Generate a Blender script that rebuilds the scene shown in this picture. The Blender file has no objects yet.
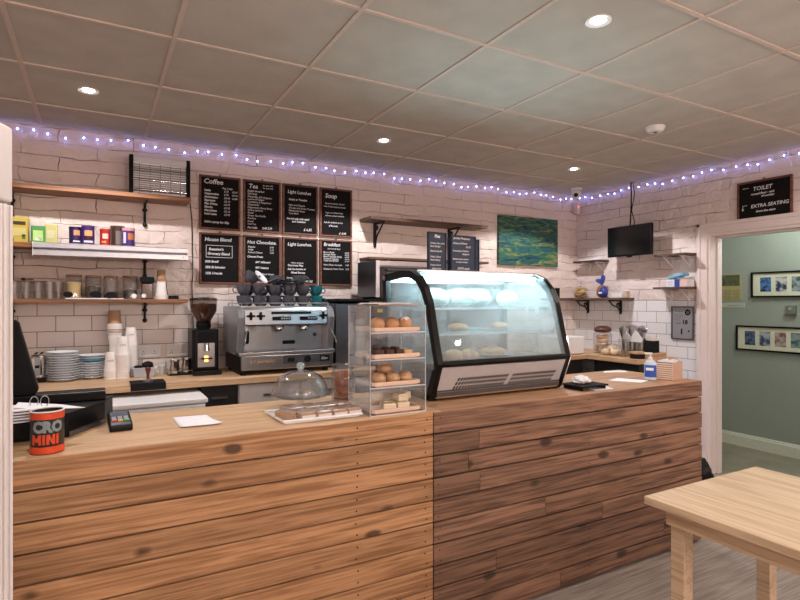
import bpy, bmesh, math, random
from math import sin, cos, pi, radians as R
from mathutils import Vector, Matrix
rnd = random.Random(7)
scene = bpy.context.scene
COL = scene.collection

# ------------------------------------------------------------------ camera, world, light, exposure
cd = bpy.data.cameras.new('camera'); cam = bpy.data.objects.new('camera', cd); COL.objects.link(cam)
cam.location = (0, 0, 1.43); cam.rotation_euler = (pi/2, 0, -math.atan(303/545))
cd.sensor_width = 36; cd.lens = 36*545/800; cd.shift_y = 0.00125; cd.clip_start = .05
scene.camera = cam
w = bpy.data.worlds.new('world'); scene.world = w; w.use_nodes = True
w.node_tree.nodes['Background'].inputs[0].default_value = (1.0, .78, .68, 1)
w.node_tree.nodes['Background'].inputs[1].default_value = .12
scene.view_settings.view_transform = 'Standard'; scene.view_settings.look = 'None'
scene.view_settings.exposure = 0.2; scene.view_settings.gamma = 1
scene.cycles.use_denoising = True
scene.cycles.max_bounces = 10; scene.cycles.transparent_max_bounces = 24
scene.cycles.sample_clamp_indirect = 6
LAMP_W = 52; LAMP_COL = (1.0, .965, .975)
FILL_SPOT_W = 26; FILL_SPOT_COL = (1.0, .86, .78)  # for the added ambient spots
FILL_GLOBE_W = 52; FILL_GLOBE_COL = (1.0, .81, .735)  # for the added fill globes
HALL_W = 20

# room dimensions (metres)
XR, YB, HC = 4.42, 4.11, 2.54
XL, YN = -2.4, -3.2
XH = 5.56
DY0, DY1, DH = 1.85, 2.70, 1.985     # door opening
CT = .955                            # front counter top
BT = .94                             # back counter top
CF = 1.97                            # front counter face

# ------------------------------------------------------------------ materials
def sr(r, g, b):
    f = lambda c: (c/255/12.92) if c/255 <= .04045 else ((c/255+.055)/1.055)**2.4
    return (f(r), f(g), f(b), 1)
MC = {}
def mat(name, col, rough=.5, metal=0, noise=.06, nscale=30, bump=0, emit=None, estr=0, spec=None, coat=0, trans=0):
    if name in MC: return MC[name]
    m = bpy.data.materials.new(name); m.use_nodes = True; nt = m.node_tree; b = nt.nodes['Principled BSDF']
    b.inputs['Roughness'].default_value = rough; b.inputs['Metallic'].default_value = metal
    if spec is not None: b.inputs['Specular IOR Level'].default_value = spec
    if coat: b.inputs['Coat Weight'].default_value = coat
    tc = nt.nodes.new('ShaderNodeTexCoord'); n = nt.nodes.new('ShaderNodeTexNoise'); n.inputs['Scale'].default_value = nscale
    n.inputs['Detail'].default_value = 3
    nt.links.new(tc.outputs['Object'], n.inputs['Vector'])
    mx = nt.nodes.new('ShaderNodeMix'); mx.data_type = 'RGBA'
    mx.inputs[6].default_value = tuple(c*(1-noise*1.5) for c in col[:3])+(1,)
    mx.inputs[7].default_value = tuple(min(1, c*(1+noise*1.5)) for c in col[:3])+(1,)
    nt.links.new(n.outputs['Fac'], mx.inputs[0]); nt.links.new(mx.outputs[2], b.inputs['Base Color'])
    if bump:
        bp = nt.nodes.new('ShaderNodeBump'); bp.inputs['Strength'].default_value = bump; bp.inputs['Distance'].default_value = .004
        nt.links.new(n.outputs['Fac'], bp.inputs['Height']); nt.links.new(bp.outputs[0], b.inputs['Normal'])
    if emit: b.inputs['Emission Color'].default_value = emit; b.inputs['Emission Strength'].default_value = estr
    MC[name] = m; return m
def glass(name, tint=(1, 1, 1), refl=1.0, rough=.02, haze=0, hazecol=(.8, .9, .95)):
    if name in MC: return MC[name]
    m = bpy.data.materials.new(name); m.use_nodes = True; nt = m.node_tree; nt.nodes.clear()
    o = nt.nodes.new('ShaderNodeOutputMaterial'); t = nt.nodes.new('ShaderNodeBsdfTransparent'); g = nt.nodes.new('ShaderNodeBsdfGlossy')
    t.inputs[0].default_value = (*tint, 1); g.inputs['Roughness'].default_value = rough
    f = nt.nodes.new('ShaderNodeLayerWeight'); f.inputs[0].default_value = .5
    pw = nt.nodes.new('ShaderNodeMath'); pw.operation = 'POWER'; pw.inputs[1].default_value = 4; nt.links.new(f.outputs['Facing'], pw.inputs[0])
    ml = nt.nodes.new('ShaderNodeMath'); ml.operation = 'MULTIPLY_ADD'; ml.inputs[1].default_value = .6*refl; ml.inputs[2].default_value = .035*refl; ml.use_clamp = True
    nt.links.new(pw.outputs[0], ml.inputs[0])
    x = nt.nodes.new('ShaderNodeMixShader'); nt.links.new(ml.outputs[0], x.inputs[0]); nt.links.new(t.outputs[0], x.inputs[1]); nt.links.new(g.outputs[0], x.inputs[2])
    out = x
    if haze:
        d = nt.nodes.new('ShaderNodeBsdfDiffuse'); d.inputs[0].default_value = (*hazecol, 1)
        tl = nt.nodes.new('ShaderNodeBsdfTranslucent'); tl.inputs[0].default_value = (*hazecol, 1)
        ad = nt.nodes.new('ShaderNodeMixShader'); ad.inputs[0].default_value = .5
        nt.links.new(d.outputs[0], ad.inputs[1]); nt.links.new(tl.outputs[0], ad.inputs[2])
        tc = nt.nodes.new('ShaderNodeTexCoord'); n = nt.nodes.new('ShaderNodeTexNoise'); n.inputs['Scale'].default_value = 4
        nt.links.new(tc.outputs['Object'], n.inputs['Vector'])
        mr = nt.nodes.new('ShaderNodeMapRange'); mr.inputs[1].default_value = .35; mr.inputs[2].default_value = .7
        mr.inputs[3].default_value = haze*.3; mr.inputs[4].default_value = haze*1.5
        nt.links.new(n.outputs['Fac'], mr.inputs[0])
        y = nt.nodes.new('ShaderNodeMixShader'); nt.links.new(mr.outputs[0], y.inputs[0]); nt.links.new(x.outputs[0], y.inputs[1]); nt.links.new(ad.outputs[0], y.inputs[2]); out = y
    nt.links.new(out.outputs[0], o.inputs[0]); MC[name] = m; return m
def wood(name, dark, light, knot=(.05, .02, .01, 1), knots=True, axis='X', rough=.6, vary=.35, grain=1.0, island=True, bump=.25, kd=.085):
    if name in MC: return MC[name]
    m = bpy.data.materials.new(name); m.use_nodes = True; nt = m.node_tree; b = nt.nodes['Principled BSDF']; b.inputs['Roughness'].default_value = rough
    L = nt.links.new; N = nt.nodes.new
    tc = N('ShaderNodeTexCoord'); src = tc.outputs['Object']
    if island:
        geo = N('ShaderNodeNewGeometry'); sc = N('ShaderNodeVectorMath'); sc.operation = 'SCALE'; sc.inputs[0].default_value = (31, 17, 13)
        L(geo.outputs['Random Per Island'], sc.inputs['Scale'])
        ad = N('ShaderNodeVectorMath'); L(src, ad.inputs[0]); L(sc.outputs[0], ad.inputs[1]); src = ad.outputs[0]
    mp = N('ShaderNodeMapping'); mp.inputs['Scale'].default_value = {'X': (1.3, 16, 16), 'Y': (16, 1.3, 16), 'Z': (16, 16, 1.3)}[axis]; L(src, mp.inputs[0])
    n1 = N('ShaderNodeTexNoise'); n1.inputs['Scale'].default_value = 1.9*grain; n1.inputs['Detail'].default_value = 6; n1.inputs['Distortion'].default_value = 1.1; L(mp.outputs[0], n1.inputs[0])
    mp2 = N('ShaderNodeMapping'); mp2.inputs['Scale'].default_value = {'X': (3, 110, 110), 'Y': (110, 3, 110), 'Z': (110, 110, 3)}[axis]; L(src, mp2.inputs[0])
    n2 = N('ShaderNodeTexNoise'); n2.inputs['Scale'].default_value = 1; n2.inputs['Detail'].default_value = 2; L(mp2.outputs[0], n2.inputs[0])
    av = N('ShaderNodeMath'); av.operation = 'MULTIPLY_ADD'; av.inputs[1].default_value = .5; L(n2.outputs[0], av.inputs[0])
    hv = N('ShaderNodeMath'); hv.operation = 'MULTIPLY'; hv.inputs[1].default_value = .5; L(n1.outputs[0], hv.inputs[0]); L(hv.outputs[0], av.inputs[2])
    rp = N('ShaderNodeValToRGB'); rp.color_ramp.elements[0].position = .40; rp.color_ramp.elements[0].color = dark; rp.color_ramp.elements[1].position = .58; rp.color_ramp.elements[1].color = light
    L(av.outputs[0], rp.inputs[0]); colr = rp.outputs[0]
    if island:
        hs = N('ShaderNodeHueSaturation'); mr = N('ShaderNodeMapRange'); mr.inputs[3].default_value = 1-vary; mr.inputs[4].default_value = 1+vary*.5
        L(geo.outputs['Random Per Island'], mr.inputs[0]); L(mr.outputs[0], hs.inputs['Value']); L(colr, hs.inputs['Color']); colr = hs.outputs[0]
    if knots:
        mp3 = N('ShaderNodeMapping'); mp3.inputs['Scale'].default_value = {'X': (4.5, 9, 9), 'Y': (9, 4.5, 9), 'Z': (9, 9, 4.5)}[axis]; L(src, mp3.inputs[0])
        nd = N('ShaderNodeTexNoise'); nd.inputs['Scale'].default_value = 3; L(mp3.outputs[0], nd.inputs[0])
        va = N('ShaderNodeVectorMath'); va.operation = 'MULTIPLY_ADD'; va.inputs[1].default_value = (.12, .12, .12); L(nd.outputs['Color'], va.inputs[0]); L(mp3.outputs[0], va.inputs[2])
        vo = N('ShaderNodeTexVoronoi'); vo.inputs['Scale'].default_value = .8; L(va.outputs[0], vo.inputs[0])
        kr = N('ShaderNodeMapRange'); kr.inputs[1].default_value = kd; kr.inputs[2].default_value = kd*1.7; kr.inputs[3].default_value = .85; kr.inputs[4].default_value = 0; L(vo.outputs['Distance'], kr.inputs[0])
        mx = N('ShaderNodeMix'); mx.data_type = 'RGBA'; L(kr.outputs[0], mx.inputs[0]); L(colr, mx.inputs[6]); mx.inputs[7].default_value = knot; colr = mx.outputs[2]
    L(colr, b.inputs['Base Color'])
    bp = N('ShaderNodeBump'); bp.inputs['Strength'].default_value = bump; bp.inputs['Distance'].default_value = .002; L(av.outputs[0], bp.inputs['Height']); L(bp.outputs[0], b.inputs['Normal'])
    MC[name] = m; return m
def brickmat(name, ax, col, mortar, bw, bh, ms, zoff, xoff=0, wob=0.0, bump=.6, dist=.006, rough=.6, nb=0.0, smooth=.1):
    m = bpy.data.materials.new(name); m.use_nodes = True; nt = m.node_tree; b = nt.nodes['Principled BSDF']; b.inputs['Roughness'].default_value = rough
    L = nt.links.new; N = nt.nodes.new
    tc = N('ShaderNodeTexCoord'); sp = N('ShaderNodeSeparateXYZ'); L(tc.outputs['Object'], sp.inputs[0]); cb = N('ShaderNodeCombineXYZ')
    L(sp.outputs[ax], cb.inputs[0]); L(sp.outputs[2], cb.inputs[1])
    ad = N('ShaderNodeVectorMath'); ad.inputs[1].default_value = (xoff+20*bw, zoff, 0); L(cb.outputs[0], ad.inputs[0]); v = ad.outputs[0]
    if wob:
        n = N('ShaderNodeTexNoise'); n.inputs['Scale'].default_value = 4.5; n.inputs['Detail'].default_value = 4; L(v, n.inputs[0])
        s = N('ShaderNodeVectorMath'); s.operation = 'SUBTRACT'; s.inputs[1].default_value = (.5, .5, .5); L(n.outputs['Color'], s.inputs[0])
        k = N('ShaderNodeVectorMath'); k.operation = 'MULTIPLY_ADD'; k.inputs[1].default_value = (wob*2, wob, 0); L(s.outputs[0], k.inputs[0]); L(v, k.inputs[2]); v = k.outputs[0]
    bt = N('ShaderNodeTexBrick'); bt.inputs['Scale'].default_value = 1; bt.inputs['Brick Width'].default_value = bw; bt.inputs['Row Height'].default_value = bh
    bt.inputs['Mortar Size'].default_value = ms; bt.inputs['Mortar Smooth'].default_value = smooth; bt.inputs['Color1'].default_value = col; bt.inputs['Color2'].default_value = tuple(c*.95 for c in col[:3])+(1,)
    bt.inputs['Mortar'].default_value = mortar; L(v, bt.inputs[0])
    L(bt.outputs['Color'], b.inputs['Base Color'])
    iv = N('ShaderNodeMath'); iv.operation = 'SUBTRACT'; iv.inputs[0].default_value = 1; L(bt.outputs['Fac'], iv.inputs[1]); h = iv.outputs[0]
    if nb:
        n2 = N('ShaderNodeTexNoise'); n2.inputs['Scale'].default_value = 9; n2.inputs['Detail'].default_value = 6; L(v, n2.inputs[0])
        # fade the grooves in and out as on thickly painted brick
        n3 = N('ShaderNodeTexNoise'); n3.inputs['Scale'].default_value = 5; L(v, n3.inputs[0])
        mr = N('ShaderNodeMapRange'); mr.inputs[1].default_value = .35; mr.inputs[2].default_value = .6; L(n3.outputs['Fac'], mr.inputs[0])
        mm = N('ShaderNodeMath'); mm.operation = 'MULTIPLY'; L(bt.outputs['Fac'], mm.inputs[0]); L(mr.outputs[0], mm.inputs[1])
        mc = N('ShaderNodeMix'); mc.data_type = 'RGBA'; L(mm.outputs[0], mc.inputs[0]); mc.inputs[6].default_value = col; mc.inputs[7].default_value = mortar; L(mc.outputs[2], b.inputs['Base Color'])
        L(mm.outputs[0], iv.inputs[1])
        ma = N('ShaderNodeMath'); ma.operation = 'MULTIPLY_ADD'; ma.inputs[1].default_value = nb; L(n2.outputs['Fac'], ma.inputs[0]); L(h, ma.inputs[2]); h = ma.outputs[0]
    bp = N('ShaderNodeBump'); bp.inputs['Strength'].default_value = bump; bp.inputs['Distance'].default_value = dist; L(h, bp.inputs['Height']); L(bp.outputs[0], b.inputs['Normal'])
    MC[name] = m; return m

WHITE = sr(226, 214, 210)
brB = brickmat('painted_brick_back', 0, sr(226, 210, 202), sr(170, 148, 138), .42, .088, .0035, .02, wob=.055, nb=3.2, bump=.9, dist=.011, smooth=1)
brR = brickmat('painted_brick_right', 1, sr(228, 214, 210), sr(176, 156, 148), .42, .088, .0035, .05, wob=.055, nb=3.2, bump=.9, dist=.011, smooth=1)
tlB = brickmat('metro_tile_back', 0, sr(228, 218, 214), sr(92, 72, 64), .2, .1, .002, .065, xoff=.03, bump=.5, dist=.002, rough=.18)  # grout browner than on the right wall: this wall's shade put into its colour
tlR = brickmat('metro_tile_right', 1, sr(232, 232, 236), sr(120, 116, 120), .2, .1, .002, .065, xoff=.02, bump=.5, dist=.002, rough=.18)
m_ceil = mat('ceiling_tile', sr(188, 182, 172), .95, noise=.12, nscale=6)
m_bar = mat('ceiling_grid', sr(205, 190, 178), .7)
m_plain = mat('plain_wall', sr(216, 200, 190), .9)
m_floor = wood('floor_vinyl', sr(120, 112, 106), sr(152, 143, 136), knots=False, axis='X', rough=.5, island=False)
m_hfloor = mat('hall_floor_stone', sr(150, 146, 128), .45, noise=.35, nscale=3.5)
m_green = mat('sage_wall', sr(156, 168, 156), .85, noise=.03)
m_hbase = mat('hall_skirting', sr(222, 228, 212), .45)
m_trim = mat('white_gloss_trim', sr(226, 214, 212), .25, noise=.02)
m_oak = wood('oak_worktop', sr(178, 142, 106), sr(208, 174, 136), knots=False, axis='X', rough=.42, island=False, grain=1.3, bump=.05)
m_oakY = wood('oak_worktop_side', sr(178, 142, 106), sr(208, 174, 136), knots=False, axis='Y', rough=.42, island=False, grain=1.3, bump=.05)
m_plL = wood('plank_light', sr(136, 97, 64), sr(182, 140, 100), sr(58, 36, 24), rough=.7, vary=.15, kd=.095)
m_plR = wood('plank_brown', sr(86, 62, 48), sr(138, 105, 83), sr(38, 24, 18), rough=.7, vary=.28, kd=.11)
m_shelf = wood('shelf_pine', sr(104, 66, 40), sr(150, 100, 64), sr(60, 30, 15), rough=.5)
m_shelfd = wood('shelf_dark', sr(70, 50, 40), sr(112, 84, 68), rough=.6)
m_table = wood('table_ash', sr(178, 154, 126), sr(204, 182, 154), knots=False, axis='Y', rough=.35, island=False, bump=.05)
m_black = mat('black_plastic', sr(9, 9, 11), .38, spec=.22)
m_blackm = mat('matt_black', sr(10, 10, 11), .8, spec=.3)
m_iron = mat('black_iron', sr(24, 22, 22), .5, metal=.3)
m_steel = mat('brushed_steel', sr(178, 178, 180), .28, metal=1, noise=.05)
m_dsteel = mat('dark_steel', sr(112, 114, 118), .35, metal=.9)
m_chrome = mat('chrome', sr(215, 215, 215), .08, metal=1)
m_alu = mat('aluminium', sr(205, 205, 212), .35, metal=.75)
m_white = mat('white_plastic', sr(228, 226, 226), .35, noise=.02)
m_cer = mat('white_ceramic', sr(225, 228, 232), .15, noise=.02)
m_ccup = mat('charcoal_ceramic', sr(78, 83, 92), .2, spec=.7)
m_teal = mat('teal_ceramic', sr(30, 112, 125), .2)
m_blue = mat('sky_blue_ceramic', sr(70, 160, 195), .2)
m_paper = mat('white_paper', sr(232, 232, 236), .8)
m_pcup = mat('paper_cup', sr(236, 230, 226), .6)
m_kraft = mat('kraft_paper', sr(176, 140, 108), .8)
m_chalkb = mat('chalkboard', sr(15, 13, 14), .85, noise=.2, nscale=12, spec=.25)
m_slate = mat('slate_board', sr(50, 60, 78), .7, noise=.15)
m_chalk = mat('chalk', sr(215, 215, 218), .9)
m_frame = wood('board_frame', sr(88, 52, 40), sr(124, 78, 60), knots=False, rough=.6)
g_clear = glass('clear_glass')
g_jar = glass('jar_glass', (.965, .97, .97), 2.6, haze=.012)
g_acr = glass('acrylic', (.95, .955, .965), 2.0, .03, haze=.09)
g_case = glass('case_glass', (.93, .97, .97), 1.3, .02, haze=.24, hazecol=(.66, .74, .78))
g_wrap = glass('cling_wrap', (.97, .97, .97), 2.5, .15, haze=.12)
m_led = mat('led_tube', (1, 1, 1, 1), .5, emit=(.62, .93, 1, 1), estr=150)
m_spot = mat('spot_lens', (1, 1, 1, 1), .5, emit=(1, .97, .95, 1), estr=30)
m_bulb = mat('fairy_bulb', (1, 1, 1, 1), .5, emit=(.24, .30, 1, 1), estr=24)

# ------------------------------------------------------------------ mesh builder
class MB:
    def __init__(s): s.bm = bmesh.new(); s.mi = 0
    def _f(s, vs):
        try:
            f = s.bm.faces.new(vs); f.material_index = s.mi; return f
        except ValueError: return None
    def box(s, x0, y0, z0, x1, y1, z1, m=None, M=None):
        if m is not None: s.mi = m
        c = [(x0, y0, z0), (x1, y0, z0), (x1, y1, z0), (x0, y1, z0), (x0, y0, z1), (x1, y0, z1), (x1, y1, z1), (x0, y1, z1)]
        v = [s.bm.verts.new(M @ Vector(p) if M else p) for p in c]
        for q in ((0, 3, 2, 1), (4, 5, 6, 7), (0, 1, 5, 4), (1, 2, 6, 5), (2, 3, 7, 6), (3, 0, 4, 7)): s._f([v[i] for i in q])
        return s
    def lathe(s, prof, c=(0, 0, 0), n=24, M=None, m=None, a0=0, a1=2*pi):
        if m is not None: s.mi = m
        full = abs(a1-a0-2*pi) < 1e-6; rings = []
        for r, z in prof:
            if r < 1e-5: p = Vector((c[0], c[1], c[2]+z)); rings.append([s.bm.verts.new(M @ p if M else p)])
            else:
                rg = []
                for i in range(n if full else n+1):
                    a = a0+(a1-a0)*i/n; p = Vector((c[0]+r*cos(a), c[1]+r*sin(a), c[2]+z)); rg.append(s.bm.verts.new(M @ p if M else p))
                rings.append(rg)
        for A, B in zip(rings, rings[1:]):
            k = max(len(A), len(B))
            for i in range(k if full else k-1):
                j = (i+1) % k
                if len(A) == 1 and len(B) == 1: continue
                if len(A) == 1: s._f([A[0], B[j], B[i]])
                elif len(B) == 1: s._f([A[i], A[j], B[0]])
                else: s._f([A[i], A[j], B[j], B[i]])
        return s
    def tube(s, pts, r, n=8, m=None, closed=False, cap=True):
        if m is not None: s.mi = m
        pts = [Vector(p) for p in pts]; rings = []; k = len(pts); up = None
        for i, p in enumerate(pts):
            if closed: d = pts[(i+1) % k]-pts[i-1]
            else: d = pts[min(i+1, k-1)]-pts[max(i-1, 0)]
            d.normalize()
            if up is None:
                up = Vector((0, 0, 1)) if abs(d.z) < .9 else Vector((1, 0, 0))
            a = d.cross(up); a.normalize(); b = a.cross(d); b.normalize(); up = b
            rr = r[i] if isinstance(r, (list, tuple)) else r
            rings.append([s.bm.verts.new(p+a*rr*cos(2*pi*j/n)+b*rr*sin(2*pi*j/n)) for j in range(n)])
        for i in range(k if closed else k-1):
            A, B = rings[i], rings[(i+1) % k]
            for j in range(n): s._f([A[j], A[(j+1) % n], B[(j+1) % n], B[j]])
        if not closed and cap: s._f(rings[0][::-1]); s._f(rings[-1])
        return s
    def prism(s, poly, ax, a, b, m=None, M=None):
        """poly in the two axes other than ax, extruded along ax from a to b"""
        if m is not None: s.mi = m
        def P(u, v, t):
            p = {'X': (t, u, v), 'Y': (u, t, v), 'Z': (u, v, t)}[ax]; return M @ Vector(p) if M else p
        A = [s.bm.verts.new(P(u, v, a)) for u, v in poly]; B = [s.bm.verts.new(P(u, v, b)) for u, v in poly]; n = len(poly)
        s._f(A[::-1]); s._f(B)
        for i in range(n): s._f([A[i], A[(i+1) % n], B[(i+1) % n], B[i]])
        return s
    def ell(s, c, r, n=14, k=9, m=None, M=None, jit=0, zmin=-1):
        if m is not None: s.mi = m
        rows = []
        for i in range(k+1):
            t = pi*i/k; zz = max(cos(t), zmin); row = []
            for j in range(n):
                a = 2*pi*j/n; q = 1+jit*(rnd.random()-.5)
                p = Vector((c[0]+r[0]*sin(t)*cos(a)*q, c[1]+r[1]*sin(t)*sin(a)*q, c[2]+r[2]*zz*q))
                row.append(p)
            rows.append(row)
        vr = []
        for i, row in enumerate(rows):
            if i in (0, k):
                p = Vector((c[0], c[1], c[2]+r[2]*(1 if i == 0 else max(-1, zmin)))); vr.append([s.bm.verts.new(M @ p if M else p)])
            else: vr.append([s.bm.verts.new(M @ p if M else p) for p in row])
        for A, B in zip(vr, vr[1:]):
            for j in range(n):
                q = (j+1) % n
                if len(A) == 1: s._f([A[0], B[j], B[q]])
                elif len(B) == 1: s._f([A[j], B[0], A[q]])
                else: s._f([A[j], B[j], B[q], A[q]])
        return s
    def add(s, me, M, m=None):
        if m is not None: s.mi = m
        mp = [s.bm.verts.new(M @ v.co) for v in me.vertices]
        for p in me.polygons: s._f([mp[i] for i in p.vertices])
        return s
    def build(s, name, mats, parent=None, smooth=False, bevel=0, loc=None, solid=0, seg=2):
        bmesh.ops.recalc_face_normals(s.bm, faces=s.bm.faces)
        me = bpy.data.meshes.new(name); s.bm.to_mesh(me); s.bm.free()
        for q in (mats if isinstance(mats, (list, tuple)) else [mats]): me.materials.append(q)
        if smooth:
            for p in me.polygons: p.use_smooth = True
            me.set_sharp_from_angle(angle=R(42))
        o = bpy.data.objects.new(name, me); COL.objects.link(o)
        if parent: o.parent = parent
        if loc: o.location = loc
        if solid:
            q = o.modifiers.new('solid', 'SOLIDIFY'); q.thickness = solid; q.offset = 0
        if bevel:
            q = o.modifiers.new('bevel', 'BEVEL'); q.width = bevel; q.segments = seg; q.limit_method = 'ANGLE'; q.angle_limit = R(50)
        return o
def thing(name, label, cat, loc=(0, 0, 0), rz=0, group=None):
    o = bpy.data.objects.new(name, None); COL.objects.link(o); o.empty_display_size = .05
    o.location = loc; o.rotation_euler = (0, 0, rz); return tag(o, label, cat, group)
def tag(o, label, cat, group=None, kind=None):
    if label: o['label'] = label
    if cat: o['category'] = cat
    if group: o['group'] = group
    if kind: o['kind'] = kind
    return o
def struct(name, mb, m, parent=None, **k):
    o = mb.build(name, m, parent, **k)
    if not parent: o['kind'] = 'structure'
    return o
def dup(root, loc, rz=None, label=None, group=None):
    r = root.copy(); COL.objects.link(r); r.location = loc
    if rz is not None: r.rotation_euler = (0, 0, rz)
    if label: r['label'] = label
    if group: r['group'] = group
    for ch in list(root.children):
        c = ch.copy(); COL.objects.link(c); c.parent = r
        for g in list(ch.children):
            d = g.copy(); COL.objects.link(d); d.parent = c
    return r
ORD = ['topmost', 'second', 'third', 'fourth', 'fifth', 'sixth', 'seventh', 'eighth', 'ninth', 'tenth', 'eleventh', 'twelfth', 'thirteenth', 'fourteenth']
def nth(i, n):
    """i counts from the top"""
    if n == 1: return 'only one'
    return 'topmost' if i == 0 else ('lowest' if i == n-1 else ORD[i]+' from top')
LR = {0: 'leftmost', 1: 'second from the left', 2: 'third from the left', 3: 'fourth from the left', 4: 'fifth from the left', 5: 'sixth from the left', 6: 'seventh from the left', 7: 'eighth from the left', 8: 'ninth from the left', 9: 'tenth from the left'}
def lr(i, n): return 'rightmost' if i == n-1 else LR[i]
TX = {}
def text_me(s, size, shear=.12, ext=0, off=0, al='LEFT'):
    k = (s, size, shear, ext, off, al)
    if k in TX: return TX[k]
    cu = bpy.data.curves.new('t', 'FONT'); cu.body = s; cu.size = size; cu.shear = shear; cu.extrude = ext; cu.offset = off; cu.align_x = al; cu.resolution_u = 2
    o = bpy.data.objects.new('t', cu); COL.objects.link(o); bpy.context.view_layer.update()
    me = bpy.data.meshes.new_from_object(o.evaluated_get(bpy.context.evaluated_depsgraph_get())); bpy.data.objects.remove(o); TX[k] = me; return me
def TM(x, y, z, rot=0, sx=1): return Matrix.Translation((x, y, z)) @ Matrix.Rotation(pi/2, 4, 'X') @ Matrix.Rotation(rot, 4, 'Z') @ Matrix.Diagonal((sx, 1, 1, 1))

# ------------------------------------------------------------------ room shell
b = MB().box(XL-.1, YN-.1, -.05, XR, YB, 0); struct('floor', b, m_floor)
b = MB(); b.box(XL-.1, YB, 0, XR+.12, YB+.12, 1.44, 1); b.box(XL-.1, YB, 1.44, XR+.12, YB+.12, HC, 0); struct('wall_back', b, [brB, tlB])
b = MB(); b.box(XR, DY1, 0, XR+.12, YB, 1.44, 1); b.box(XR, DY1, 1.44, XR+.12, YB, HC, 0); b.box(XR, DY0, DH, XR+.12, DY1, HC, 0); b.box(XR, YN, 0, XR+.12, DY0, HC, 0)
struct('wall_right', b, [brR, tlR])
struct('wall_left', MB().box(XL-.1, YN, 0, XL, YB, HC), m_plain)
struct('wall_front', MB().box(XL-.1, YN-.1, 0, XR+.12, YN, HC), m_plain)
# suspended ceiling: panels and grid
struct('ceiling', MB().box(XL-.1, YN-.1, HC, XR+.12, YB+.12, HC+.05), m_ceil)
b = MB()
x = .879-.594*6
while x < XR:
    if x > XL: b.box(x-.009, YN, HC-.006, x+.009, YB, HC+.002)
    x += .594
y = 3.66
while y > YN: b.box(XL, y-.009, HC-.0065, XR, y+.009, HC+.002); y -= .594
b.box(XL, YB-.02, HC-.007, XR, YB, HC+.002); b.box(XR-.02, YN, HC-.007, XR, YB, HC+.002)
struct('trim_ceiling_grid', b, m_bar)
# door frame (casing + lining)
b = MB()
cw = .085
b.box(XR-.022, DY1, 0, XR, DY1+cw, DH+cw); b.box(XR-.022, DY0-cw, 0, XR, DY0, DH+cw); b.box(XR-.022, DY0, DH, XR, DY1, DH+cw)
b.box(XR-.03, DY1+.055, 0, XR-.02, DY1+cw, DH+cw); b.box(XR-.03, DY0-cw, DH+.055, XR-.02, DY1+cw, DH+cw); b.box(XR-.03, DY0-cw, 0, XR-.02, DY0-.055, DH+cw)
struct('trim_door_casing', b, m_trim, bevel=.003)
b = MB()
b.box(XR-.01, DY1-.022, 0, XR+.13, DY1+.001, DH); b.box(XR-.01, DY0, 0, XR+.13, DY0+.022, DH); b.box(XR-.01, DY0+.02, DH-.022, XR+.13, DY1-.02, DH+.001)
b.box(XR+.07, DY1-.036, 0, XR+.13, DY1-.022, DH-.02); b.box(XR+.07, DY0+.02, DH-.036, XR+.13, DY1-.02, DH-.022)
struct('trim_door_lining', b, m_trim, bevel=.002)
# hall behind the doorway
struct('floor_hall', MB().box(XR, 0, -.05, XH+.1, 5.2, 0), m_hfloor)
struct('wall_hall_far', MB().box(XH, 0, 0, XH+.1, 5.2, 2.5), m_green)
struct('wall_hall_left', MB().box(XR+.12, 5.1, 0, XH, 5.2, 2.5), m_green)
struct('wall_hall_right', MB().box(XR+.12, 0, 0, XH, .1, 2.5), m_green)
struct('ceiling_hall', MB().box(XR+.12, 0, 2.5, XH+.1, 5.2, 2.55), m_white)
struct('baseboard_hall', MB().prism([(XH, 0), (XH-.02, 0), (XH-.02, .095), (XH-.012, .108), (XH-.012, .118), (XH-.004, .123), (XH, .123)], 'Y', .1, 5.1), m_hbase)

# ------------------------------------------------------------------ downlights
def downlight(x, y, label, vis):
    t = thing('ceiling_downlight', label, 'ceiling light', (x, y, HC), 0, 'recessed ceiling spotlights')
    MB().lathe([(.028, -.002), (.05, -.008), (.05, -.0005), (.028, -.0005)], n=28).build('trim_ring', m_white, t, smooth=True)
    MB().lathe([(0, -.004), (.028, -.004), (.028, -.001), (0, -.001)], n=24).build('lens', m_spot, t)
    l = bpy.data.lights.new('downlight_beam', 'SPOT'); l.energy = LAMP_W if vis else FILL_SPOT_W; l.color = LAMP_COL if vis else FILL_SPOT_COL
    l.spot_size = R(128) if vis else R(160); l.spot_blend = .16 if vis else .6; l.shadow_soft_size = .028
    lo = bpy.data.objects.new('downlight_beam', l); COL.objects.link(lo); lo.location = (x, y, HC-.02)
    return t
downlight(1.73, 3.34, 'glowing ceiling spotlight above the menu chalkboards', True)
downlight(3.496, 3.285, 'glowing ceiling spotlight near the corner security camera', True)
downlight(-.04, 3.30, 'ceiling spotlight above the left wall shelves, outside the picture', True)
for i, (x, y) in enumerate([(-.04, 1.5), (1.73, 1.5), (3.5, 1.5), (-.04, -.4), (1.73, -.4), (3.5, -.4), (.8, -2.2), (2.8, -2.2)]):  # extra spots added for general ambient light
    downlight(x, y, ['added fill spotlight above the left end of the counter', 'added fill spotlight above the middle of the counter', 'added fill spotlight before the doorway',
        'added fill spotlight behind the viewer on the left', 'added fill spotlight behind the viewer in the middle', 'added fill spotlight behind the viewer on the right',
        'added fill spotlight at the rear left of the seating area', 'added fill spotlight at the rear right of the seating area'][i], False)
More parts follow.
